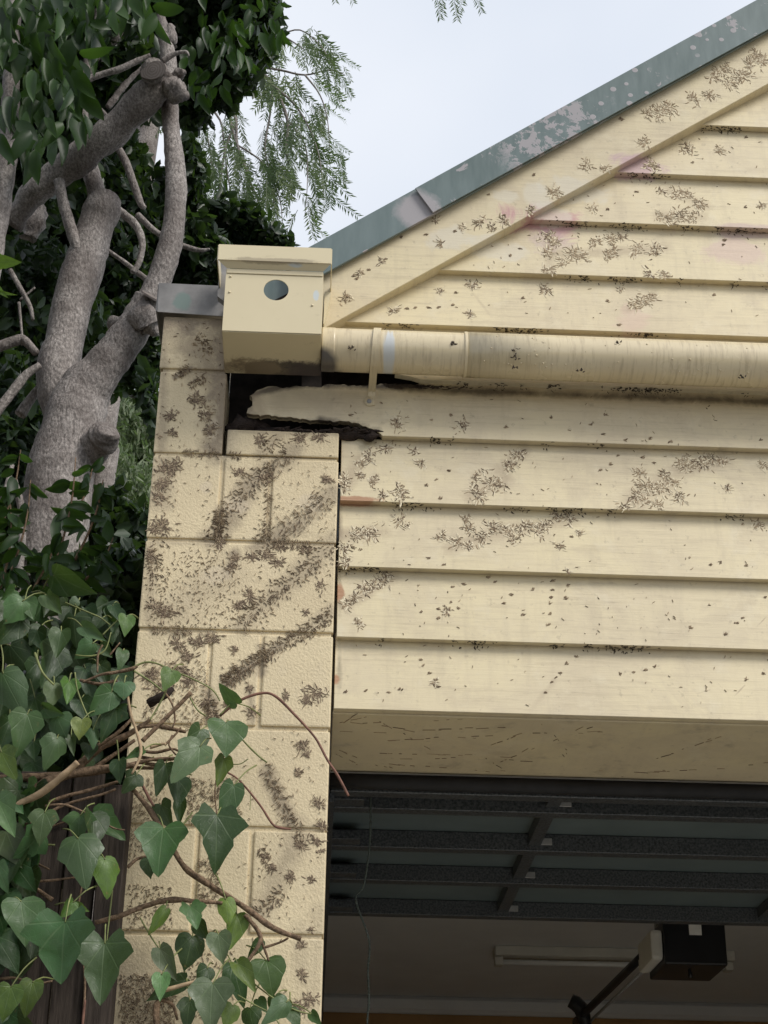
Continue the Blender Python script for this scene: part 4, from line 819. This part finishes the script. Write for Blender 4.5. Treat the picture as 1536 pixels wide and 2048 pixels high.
for pts, mt, Y in STEMS2: pxtube('stem', [(q[0], q[1], q[2] * (.75 if mt is GSTEM else .95), *q[3:]) for q in pts], mt, iv2, Y, 8, 6, .09)

# ------------------------------------------------------------------ pruned tree with glossy leaves
tr = thing('pruned_tree', at(100, 1150, 1.35) * 1.0, 'grey barked forked tree with cut limb stumps beside the pier', 'tree')
tr.location.z = 0.0
TY = 1.35
def limb(pts, name='limb', Y=TY, sides=16, bump=.035, mat=BARK): return pxtube(name, pts, mat, tr, Y, sides, 6, bump)
b0 = at(105, 1300, TY)
tube('trunk', [Vector((b0.x - .03, TY + .05, -.05)), Vector((b0.x - .02, TY, .9)), at(88, 1330, TY), at(92, 1180, TY), at(112, 1010, TY), at(132, 900, TY), at(160, 800, TY), at(200, 745, TY - .02), at(235, 700, TY - .04), at(275, 645, TY - .06), at(300, 600, TY - .08)],
     [.17, .15, .112, .106, .104, .098, .088, .068, .060, .055, .050], BARK, tr, 24, 8, .03)
limb([(140, 900, 60, TY + .02), (122, 800, 84, TY + .03), (116, 740, 86, TY + .04), (130, 680, 80, TY + .05), (148, 600, 82, TY + .06), (172, 520, 80, TY + .07), (190, 460, 72, TY + .08), (205, 418, 74, TY + .07), (212, 396, 60, TY + .07)])
limb([(200, 440, 40, 1.42), (192, 380, 36, 1.45), (178, 330, 36, 1.48), (170, 260, 22, 1.5), (168, 190, 16, 1.5), (176, 110, 15, 1.5), (190, 40, 14, 1.5), (195, -40, 12, 1.5)])
limb([(20, 450, 46, 1.5), (60, 395, 52, 1.45), (120, 345, 60, 1.4), (180, 300, 64, 1.33), (240, 245, 64, 1.28), (300, 188, 66, 1.22), (335, 152, 62, 1.2)], bump=.09)
limb([(318, 175, 56, 1.2), (308, 150, 50, 1.18), (305, 142, 48, 1.11)], 'cut_stub', bump=.06)
limb([(335, 170, 46, 1.2), (352, 182, 40, 1.18), (366, 192, 26, 1.16)], 'cut_stub', bump=.22)
limb([(340, 165, 30, 1.2), (356, 150, 24, 1.18), (368, 144, 12, 1.16)], 'cut_stub', bump=.22)
limb([(325, 122, 14, 1.18), (350, 108, 9, 1.17), (372, 104, 7, 1.16), (378, 112, 3, 1.16)], 'twig')
limb([(296, 610, 56, 1.27), (318, 560, 50, 1.26), (338, 500, 48, 1.25), (350, 430, 44, 1.25), (352, 360, 42, 1.25), (346, 290, 36, 1.26), (340, 220, 34, 1.28), (338, 140, 33, 1.3), (332, 80, 29, 1.3), (322, 30, 16, 1.3), (318, -30, 12, 1.3)])
limb([(338, 90, 30, 1.3), (342, 60, 20, 1.29), (340, 50, 10, 1.29)], 'cut_stub', bump=.15)
limb([(230, 650, 40, TY), (290, 640, 54, TY - .1), (306, 655, 40, TY - .1), (312, 670, 14, TY - .1)], 'cut_stub', bump=.2)
limb([(180, 900, 70, TY - .02), (205, 878, 66, TY - .08), (214, 866, 50, TY - .11), (217, 860, 30, TY - .12)], 'burl', bump=.08)
limb([(118, 362, 22), (128, 410, 22), (146, 470, 24), (170, 530, 26)], Y=1.38)
limb([(230, 285, 14), (252, 325, 16), (270, 375, 15), (282, 408, 14), (290, 416, 9)], Y=1.6)
limb([(232, 418, 18), (262, 440, 17), (278, 462, 15), (285, 490, 14), (278, 525, 12), (265, 545, 12)], Y=1.5)
limb([(275, 430, 14), (310, 462, 12), (350, 485, 11), (395, 500, 10), (420, 498, 4)], Y=1.75)
limb([(215, 500, 8), (250, 525, 9), (275, 545, 11), (295, 562, 12), (315, 590, 12)], Y=1.6)
limb([(-20, 700, 22), (30, 682, 22), (48, 680, 18), (72, 706, 16)], Y=1.3); limb([(-20, 840, 22), (20, 790, 20), (50, 752, 18), (80, 730, 14)], Y=1.3)
limb([(40, 830, 24), (60, 800, 20), (85, 770, 16)], Y=1.45); limb([(20, 540, 10), (40, 575, 10), (60, 612, 9), (66, 640, 6)], Y=1.4); limb([(40, 600, 5), (70, 575, 4)], 'twig', 1.4); limb([(38, 605, 6), (44, 670, 5), (44, 690, 5)], 'twig', 1.4)
limb([(150, 205, 16), (168, 165, 15), (200, 150, 13), (240, 138, 14), (275, 122, 12), (300, 110, 8)], Y=1.45); limb([(170, 150, 22), (190, 110, 26), (225, 80, 22), (240, 60, 18)], Y=1.55)
limb([(215, 215, 10), (235, 190, 13), (255, 165, 11), (285, 135, 8)], Y=1.5, bump=.2); limb([(180, 208, 14), (205, 225, 12), (215, 235, 8)], Y=1.5)
limb([(60, 110, 28, 1.7), (100, 70, 34, 1.7), (130, 45, 34, 1.7), (160, -20, 30, 1.7)]); limb([(60, 480, 30, 1.6), (75, 420, 40, 1.6), (62, 380, 36, 1.58)], 'cut_stub', bump=.3)
limb([(20, 1320, 10, 1.2), (45, 1060, 16, 1.2), (28, 960, 14, 1.2)], 'limb'); limb([(5, 1000, 12, 1.1), (25, 930, 8, 1.1)], 'twig')
CUTF = M('grey_cut_end', .85, .15); _o = CUTF.obj(); _l = CUTF.n('VectorMath', operation='LENGTH'); CUTF.L(_o, _l.inputs[0])
_s = CUTF.math('SINE', CUTF.math('MULTIPLY', CUTF.math('ADD', _l.outputs['Value'], CUTF.math('MULTIPLY', CUTF.noise(_o, 3, 4), .25)), 34)); CUTF.color(CUTF.mix(CUTF.rng(_s, -1, 1), (.125, .105, .095), (.185, .16, .145))); CUTF = CUTF.m
def cutface(u, v, Y, rpx, nrm, squash=.7):
    me = mesh('cut_face', [(0, 0, .06)] + [((1 + random.uniform(-.06, .06)) * math.cos(2 * math.pi * i / 20), math.sin(2 * math.pi * i / 20) * squash, .02) for i in range(20)] + [(1.05 * math.cos(2 * math.pi * i / 20), 1.05 * math.sin(2 * math.pi * i / 20) * squash, -.15) for i in range(20)],
              [(0, 1 + i, 1 + (i + 1) % 20) for i in range(20)] + [(1 + i, 21 + i, 21 + (i + 1) % 20, 1 + (i + 1) % 20) for i in range(20)]); me.materials.append(CUTF)
    o = bpy.data.objects.new('cut_face', me); COL.objects.link(o); o.parent = tr
    o.matrix_local = Matrix.Translation(at(u, v, Y) - Vector(tr.location)) @ Vector(nrm).to_track_quat('Z', 'Y').to_matrix().to_4x4() @ Matrix.Scale(rpx * mpp(u, v, Y), 4)
cutface(306, 140, 1.10, 28, (-.25, -1, -.25), .72); cutface(303, 592, 1.21, 22, (.55, -.6, .8), .8)
# second trunk at the picture's left edge
t2 = thing('grey_tree', at(-40, 700, 1.0), 'pale grey rough barked tree trunk at the left edge of the picture', 'tree'); t2.location.z = 0
p_ = at(-60, 800, 1.0)
tube('trunk', [Vector((p_.x - .1, 1.0, -.05)), Vector((p_.x - .08, 1.0, 1.2)), at(-70, 800, 1.0), at(-28, 560, 1.0), at(-6, 440, 1.0), at(8, 350, 1.0), at(18, 250, 1.02), at(25, 100, 1.05), at(30, -80, 1.1)], [.11, .09, .05, .038, .036, .034, .03, .026, .02], BARK, t2, 18, 6, .05)

# broad leaves, each one an object
def broad_mesh(name, wd, curl, fold, nseg=7):
    vs, fs = [], []
    for i in range(nseg + 1):
        t = i / nseg; h = wd * math.sin(math.pi * min(1, t * .97 + .015) ** .85) ** .8 if 0 < i < nseg else .004
        zc = -curl * t * t; wv = .03 * math.sin(7 * t + wd * 20)
        vs += [(-h, t, zc + fold * h + wv), (0, t, zc), (h, t, zc + fold * h - wv)]
    for i in range(nseg):
        a = 3 * i; fs += [(a, a + 1, a + 4, a + 3), (a + 1, a + 2, a + 5, a + 4)]
    me = mesh(name, vs, fs, True); me.materials.append(LEAFNR); return me
BR = [broad_mesh('broad_leaf', w_, c_, f_) for w_, c_, f_ in ((.22, .12, .5), (.26, .3, .3), (.19, .05, .8), (.24, .4, .4), (.21, .2, 1.0), (.28, .1, .2))]
def inpoly(u, v, P):
    c = False; n = len(P)
    for i in range(n):
        (x0, y0), (x1, y1) = P[i], P[(i + 1) % n]
        if (y0 > v) != (y1 > v) and u < (x1 - x0) * (v - y0) / (y1 - y0) + x0: c = not c
    return c
def broad(root, u, v, L, ang, Y, dY, roll):
    return leaf_obj('leaf', random.choice(BR), at(u, v, Y), at(u + L * math.cos(ang), v - L * math.sin(ang), Y + dY), L * mpp(u, v, Y), root, roll, (.04, .08, .03), 1.0)
POLY = [(-20, -30), (300, -30), (318, 60), (300, 110), (262, 60), (225, 80), (180, 130), (168, 210), (172, 290), (128, 300), (110, 340), (62, 385), (40, 330), (-20, 330)]
cnt = 0
while cnt < 210:
    u, v = random.uniform(-20, 320), random.uniform(-40, 345)
    if not inpoly(u, v + 22, POLY) or not inpoly(u, v + 45, POLY): continue
    broad(t2, u, v, random.uniform(38, 66), random.gauss(-1.45, .55), random.uniform(.75, 1.25), random.uniform(-.05, .03), random.uniform(-1.1, 1.1)); cnt += 1
for u, v in [(random.uniform(370, 565), random.uniform(-20, 190)) for _ in range(120)]:
    if v > 230 - (u - 370) * .9 + 20: continue
    broad(tr, u, v, random.uniform(22, 42), random.gauss(-1.5, .6), random.uniform(1.5, 2.0), random.uniform(-.03, .03), random.uniform(-1.0, 1.0))
# low shrub shoots by the trunk
sh = thing('leafy_shrub', at(80, 1150, .6), 'bright green broad leaved shrub in front of the grey trunk', 'shrub'); sh.location.z = 0
for (u0, v0, u1, v1) in ((110, 1130, 150, 915), (20, 1150, 60, 960), (150, 1120, 205, 960), (60, 1190, 130, 1020), (-10, 1080, 40, 900), (170, 1160, 225, 1075), (0, 1180, 20, 1010), (130, 1060, 185, 930)):
    Y = random.uniform(.45, .75)
    P = [at(u0 + (u1 - u0) * t + 10 * math.sin(3 * t), v0 + (v1 - v0) * t, Y) for t in (0, .33, .66, 1)]
    tube('twig', P, [.0035, .003, .0024, .0014], STEM, sh, 5, 3)
    for i in range(13):
        t = random.random(); u = u0 + (u1 - u0) * t; v = v0 + (v1 - v0) * t
        broad(sh, u, v, random.uniform(30, 50), random.choice((random.gauss(.2, .5), random.gauss(3.0, .5), random.gauss(-.9, .4), random.gauss(-2.3, .4))), Y, random.uniform(-.04, .02), random.uniform(-.8, .8))
pt = thing('young_plant', at(-10, 560, .2), 'bright lime green leaf sprig poking in at the left edge', 'plant'); pt.location.z = 1.0
tube('twig', [at(-60, 620, .2), at(-20, 540, .2), at(-6, 520, .2)], [.003, .002, .001], GSTEM, pt, 5, 3)
for (u0, v0, u1, v1, wd) in ((-22, 520, 36, 528, 44), (-20, 560, 8, 592, 22), (-20, 580, 30, 592, 12)):
    o = leaf_obj('leaf', IVYM['lobed'][1], at(u0, v0, .2), at(u1, v1, .18), wd * mpp(u0, v0, .2), pt, .3, (.17, .30, .04), 1.2)

# ------------------------------------------------------------------ leaf masses
def leaf_cloud(name, blobs, mat, parent, L=(.05, .09), asp=.42, droop=-.6):
    """blobs: (u, v, Y, ru_px, rv_px, depth_m, n) many small folded leaves through each volume"""
    V, F = [], []
    tot = 0; allv = []; 
    for (u, v, Y, ru, rv, dp, n) in blobs:
        c = at(u, v, Y); k = mpp(u, v, Y)
        d = RNG.normal(size=(n, 3)); d /= np.linalg.norm(d, axis=1)[:, None]; r = RNG.random(n) ** (1 / 2.6)
        # lumpy outline
        lump = 1 + .22 * np.sin(d[:, 0] * 5 + u) * np.sin(d[:, 2] * 6 + v) + .15 * np.sin(d[:, 0] * 11 + d[:, 2] * 9)
        p = np.array(c)[None] + d * (r * lump)[:, None] * np.array([ru * k, dp, rv * k])[None]
        y = RNG.normal(size=(n, 3)) * .75; y[:, 2] += droop; y /= np.linalg.norm(y, axis=1)[:, None]
        q = RNG.normal(size=(n, 3)); x = np.cross(y, q); x /= np.linalg.norm(x, axis=1)[:, None]; zz = np.cross(x, y)
        ln = RNG.uniform(L[0], L[1], n)[:, None]; wd = ln * asp * RNG.uniform(.8, 1.2, n)[:, None]
        b = p - y * ln * .5
        vs = np.stack([b, b + y * ln * .33 - x * wd * .5 + zz * wd * .18, b + y * ln * .70 - x * wd * .42 + zz * wd * .15, b + y * ln, b + y * ln * .70 + x * wd * .42 + zz * wd * .15, b + y * ln * .33 + x * wd * .5 + zz * wd * .18], 1)
        allv.append(vs.reshape(-1, 3)); tot += n
    A = np.concatenate(allv).astype(np.float32)
    me = bpy.data.meshes.new(name); me.vertices.add(len(A)); me.vertices.foreach_set('co', A.ravel())
    base = (np.arange(tot) * 6)[:, None]
    loops = np.concatenate([base + np.array([0, 3, 2, 1]), base + np.array([0, 5, 4, 3])], 1).reshape(-1).astype(np.int32)
    me.loops.add(len(loops)); me.loops.foreach_set('vertex_index', loops)
    me.polygons.add(tot * 2); me.polygons.foreach_set('loop_start', np.arange(tot * 2, dtype=np.int32) * 4)
    me.update(calc_edges=True); me.validate()
    o = link(name, me, mat, parent); o['kind'] = 'stuff'; return o
leaf_cloud('crown', [(445, 50, 2.1, 95, 105, .35, 4600), (380, 140, 2.2, 58, 76, .3, 2000), (510, 5, 2.0, 50, 55, .3, 1500), (455, 130, 2.2, 45, 45, .25, 800), (400, -130, 2.3, 160, 100, .6, 5000)], LEAFDK, tr, (.05, .085), .42)  # last blob lies above the view, added to shade the limbs below
leaf_cloud('crown', [(-520, 350, .7, 260, 560, .8, 15000), (-420, 900, -.3, 180, 260, .5, 6000), (110, 110, 1.75, 190, 170, .4, 6500), (60, 280, 1.7, 120, 110, .3, 3000), (100, -160, 1.5, 300, 150, .8, 9000), (250, 40, 1.9, 110, 80, .3, 2500)], LEAFDK, t2, (.055, .10), .42)  # first two blobs are out of view, added to block left sky and darken trunk
dt = thing('dense_tree', at(150, 700, 3.2), 'dense dark evergreen tree standing behind the pruned grey tree', 'tree'); dt.location.z = 0
c_ = at(150, 900, 3.4)
tube('trunk', [Vector((c_.x, 3.6, -.05)), Vector((c_.x + .1, 3.6, 1.5)), Vector((c_.x, 3.6, 3.2)), Vector((c_.x + .1, 3.7, 5.2))], [.16, .13, .1, .05], BARK, dt, 12, 5, .08)
tube('limb', [Vector((c_.x, 3.6, 2.4)), Vector((c_.x + .6, 3.4, 3.4)), Vector((c_.x + .9, 3.4, 4.4))], [.07, .05, .02], BARK, dt, 8, 4, .08)
leaf_cloud('crown', [(60, 170, 3.2, 200, 190, .6, 9000), (120, 420, 3.2, 180, 150, .5, 6000), (60, 680, 3.0, 160, 220, .5, 6500), (30, 950, 2.8, 130, 200, .5, 6000), (240, 560, 3.3, 90, 110, .4, 2000), (262, 700, 3.3, 60, 60, .3, 1800), (380, 365, 3.3, 30, 62, .3, 1200), (315, 450, 3.4, 45, 100, .3, 1000), (390, 540, 3.4, 80, 62, .35, 3000), (470, 480, 3.6, 75, 34, .3, 2200), (535, 505, 3.6, 55, 20, .2, 700), (235, 340, 3.4, 60, 60, .3, 1200),
    (240, 1110, 2.4, 70, 80, .4, 3000), (250, 1250, 1.2, 60, 130, .3, 2600), (300, 800, 2.6, 16, 40, .2, 200), (-120, 500, 3.6, 150, 420, .6, 9000), (-330, 700, 3.4, 160, 300, .6, 7000), (120, 1250, 1.5, 200, 130, .3, 5200), (120, 1480, .55, 190, 130, .25, 4200), (140, 1640, .35, 190, 110, .15, 2500), (0, 100, 4.4, 300, 300, .5, 7000), (0, 650, 4.4, 170, 380, .5, 3500)], LEAFDK, dt, (.05, .09), .45)
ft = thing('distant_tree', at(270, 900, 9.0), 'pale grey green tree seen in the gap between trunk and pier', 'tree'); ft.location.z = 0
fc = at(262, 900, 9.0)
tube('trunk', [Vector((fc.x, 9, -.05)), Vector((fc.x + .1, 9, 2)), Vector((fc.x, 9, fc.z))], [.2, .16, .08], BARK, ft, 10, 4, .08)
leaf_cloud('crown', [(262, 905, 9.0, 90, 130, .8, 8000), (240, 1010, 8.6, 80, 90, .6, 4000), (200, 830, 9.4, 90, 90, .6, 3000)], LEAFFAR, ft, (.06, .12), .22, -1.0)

# ------------------------------------------------------------------ pepper tree
pe = thing('pepper_tree', at(420, 300, 5.6), 'pepper tree with weeping feathery fronds against the pale sky', 'tree'); pe.location.z = 0
def frond_mesh(name, nl, curl):
    vs, fs = [], []
    def cpt(t): return Vector((.10 * curl * t * t, t, -.12 * t * t))
    n = 10
    for i in range(n + 1):
        p = cpt(i / n); r = .012 * (1 - .7 * i / n)
        vs += [p + Vector((-r, 0, 0)), p + Vector((r, 0, 0)), p + Vector((0, 0, r))]
    for i in range(n):
        a = 3 * i
        for j in range(3): fs.append((a + j, a + (j + 1) % 3, a + 3 + (j + 1) % 3, a + 3 + j))
    for i in range(nl):
        t = .10 + .88 * i / nl; p = cpt(t)
        for s in (-1, 1):
            L = random.uniform(.22, .32) * (1 - .45 * abs(t - .4)); a = random.uniform(.45, .95)
            d = Vector((s * math.cos(a), math.sin(a) * .8, random.uniform(-.35, .1))).normalized(); sd = d.cross(Vector((0, 0, 1))).normalized() * .021
            b = len(vs); vs += [p, p + d * L * .45 + sd, p + d * L, p + d * L * .45 - sd + Vector((0, 0, .012))]; fs.append((b, b + 1, b + 2, b + 3))
    me = mesh(name, vs, fs); me.materials.append(LEAFPP); return me
FR = [frond_mesh('frond', nl, c) for nl, c in ((13, 1), (15, -1), (12, 2), (16, 0), (14, -2))]
PBR = [[(330, 40, 26, 5.7), (420, 110, 20, 5.65), (500, 130, 10, 5.6), (545, 170, 8, 5.6), (575, 240, 6, 5.6), (572, 300, 5, 5.6), (580, 340, 3, 5.6)], [(400, 110, 12, 5.7), (440, 160, 8, 5.6), (470, 230, 7, 5.6), (475, 290, 5, 5.6), (500, 360, 3, 5.6)], [(500, 130, 8, 5.6), (560, 140, 5, 5.6), (610, 150, 4, 5.6), (660, 140, 2.5, 5.6), (690, 150, 1.5, 5.6)],
       [(455, 215, 6, 5.6), (468, 270, 5, 5.6), (490, 330, 4, 5.6), (505, 380, 3, 5.6)], [(545, 170, 5, 5.5), (590, 210, 4, 5.5), (620, 260, 3, 5.5), (640, 320, 2, 5.5), (648, 400, 1.5, 5.5)], [(470, 250, 5, 5.7), (450, 300, 4, 5.7), (440, 380, 3, 5.7), (430, 430, 2, 5.7)], [(420, 90, 8, 5.7), (500, 60, 5, 5.7), (560, 70, 4, 5.7), (610, 100, 2, 5.7)], [(475, 290, 4, 5.6), (530, 330, 3, 5.6), (560, 400, 2, 5.6), (565, 470, 1.5, 5.6)], [(575, 240, 4, 5.5), (610, 290, 3, 5.5), (615, 360, 2, 5.5), (610, 430, 1.5, 5.5)],
       [(300, 160, 8, 5.8), (350, 220, 6, 5.8), (400, 240, 4, 5.8), (420, 300, 3, 5.8), (425, 360, 2, 5.8)], [(400, 200, 6, 5.8), (440, 240, 4, 5.8), (450, 310, 3, 5.8), (460, 380, 2, 5.8)], [(545, 170, 4, 5.6), (540, 230, 4, 5.6), (530, 300, 3, 5.6), (545, 360, 2, 5.6), (548, 420, 1.5, 5.6)], [(560, 70, 4, 5.6), (600, 60, 3, 5.6), (640, 90, 2, 5.6), (665, 130, 1.5, 5.6)], [(500, 360, 3, 5.6), (520, 420, 2, 5.6), (515, 480, 1.5, 5.6)], [(610, 150, 4, 5.55), (640, 190, 3, 5.55), (655, 240, 2, 5.55), (660, 300, 1.5, 5.55)]]
for pts in PBR: pxtube('branch', pts, BARK, pe, 5.6, 6, 4, .05)
tb = at(330, 40, 5.7)
tube('trunk', [Vector((tb.x - .6, 6.2, -.05)), Vector((tb.x - .5, 6.1, 2.0)), Vector((tb.x - .3, 5.9, 4.0)), tb], [.22, .18, .12, .06], BARK, pe, 12, 5, .08)
hang = [(u, v, q[3]) for pts in PBR for q, (u, v) in zip(pts[1:], [(q[0], q[1]) for q in pts[1:]])]
segs = []
for pts in PBR:
    cp = catmull([Vector((q[0], q[1], q[3])) for q in pts], 6); segs += cp[6:]
nf = 0
while nf < 285:
    q = random.choice(segs); u, v, Y = q.x + random.gauss(0, 13), q.y + random.gauss(0, 10), q.z + random.uniform(-.25, .25)
    if v < 60 and u < 480 or v > 470 or u > 690: continue
    L = random.uniform(48, 92) * (.75 if u > 640 else 1); 
    if v + L > 512: L = 40
    a = random.gauss(-1.5, .38) + (.25 if u > 600 else 0)
    leaf_obj('frond', random.choice(FR), at(u, v, Y), at(u + L * math.cos(a), v - L * math.sin(a), Y + random.uniform(-.08, .08)), L * mpp(u, v, Y) * .8, pe, random.uniform(-1.2, 1.2), (.1, .15, .07), 1.0); nf += 1
vsA, fsA = [], []
while nf < 820:
    q = random.choice(segs); u, v, Y = q.x + random.gauss(0, 18), q.y + random.gauss(0, 12), q.z + random.uniform(0, .5)
    if v < 60 and u < 480 or v > 450 or u > 680: continue
    L = random.uniform(45, 85); a = random.gauss(-1.5, .45)
    o = leaf_obj('frond', random.choice(FR), at(u, v, Y), at(u + L * math.cos(a), v - L * math.sin(a), Y + random.uniform(-.08, .08)), L * mpp(u, v, Y) * .8, pe, random.uniform(-1.2, 1.2))
    mt_ = Matrix.Translation(pe.location) @ o.matrix_local; k0 = len(vsA)
    vsA += [mt_ @ vv.co for vv in o.data.vertices]; fsA += [tuple(i + k0 for i in pg.vertices) for pg in o.data.polygons]
    bpy.data.objects.remove(o); nf += 1
ff = link('frond_mass', mesh('frond_mass', vsA, fsA), LEAFPP, pe); ff['kind'] = 'stuff'
for (u, v, L, a) in ((868, -22, 62, -1.2), (905, -30, 66, -1.5), (930, -28, 60, -1.75), (945, -30, 56, -1.3), (885, -30, 60, -1.7), (690, -52, 60, -1.4), (655, -50, 54, -1.3), (770, -80, 50, -1.5), (830, -70, 50, -1.5)):
    leaf_obj('frond', random.choice(FR), at(u, v, 5.0), at(u + L * math.cos(a), v - L * math.sin(a), 5.0), L * mpp(u, v, 5.0) * .8, pe, random.uniform(-.5, .5), (.1, .15, .07), 1.0)
pxtube('branch', [(420, -60, 14, 5.5), (560, -70, 8, 5.3), (700, -60, 5, 5.1), (850, -40, 3, 5.0), (950, -40, 2, 5.0)], BARK, pe, 5.3, 6, 4, .05)
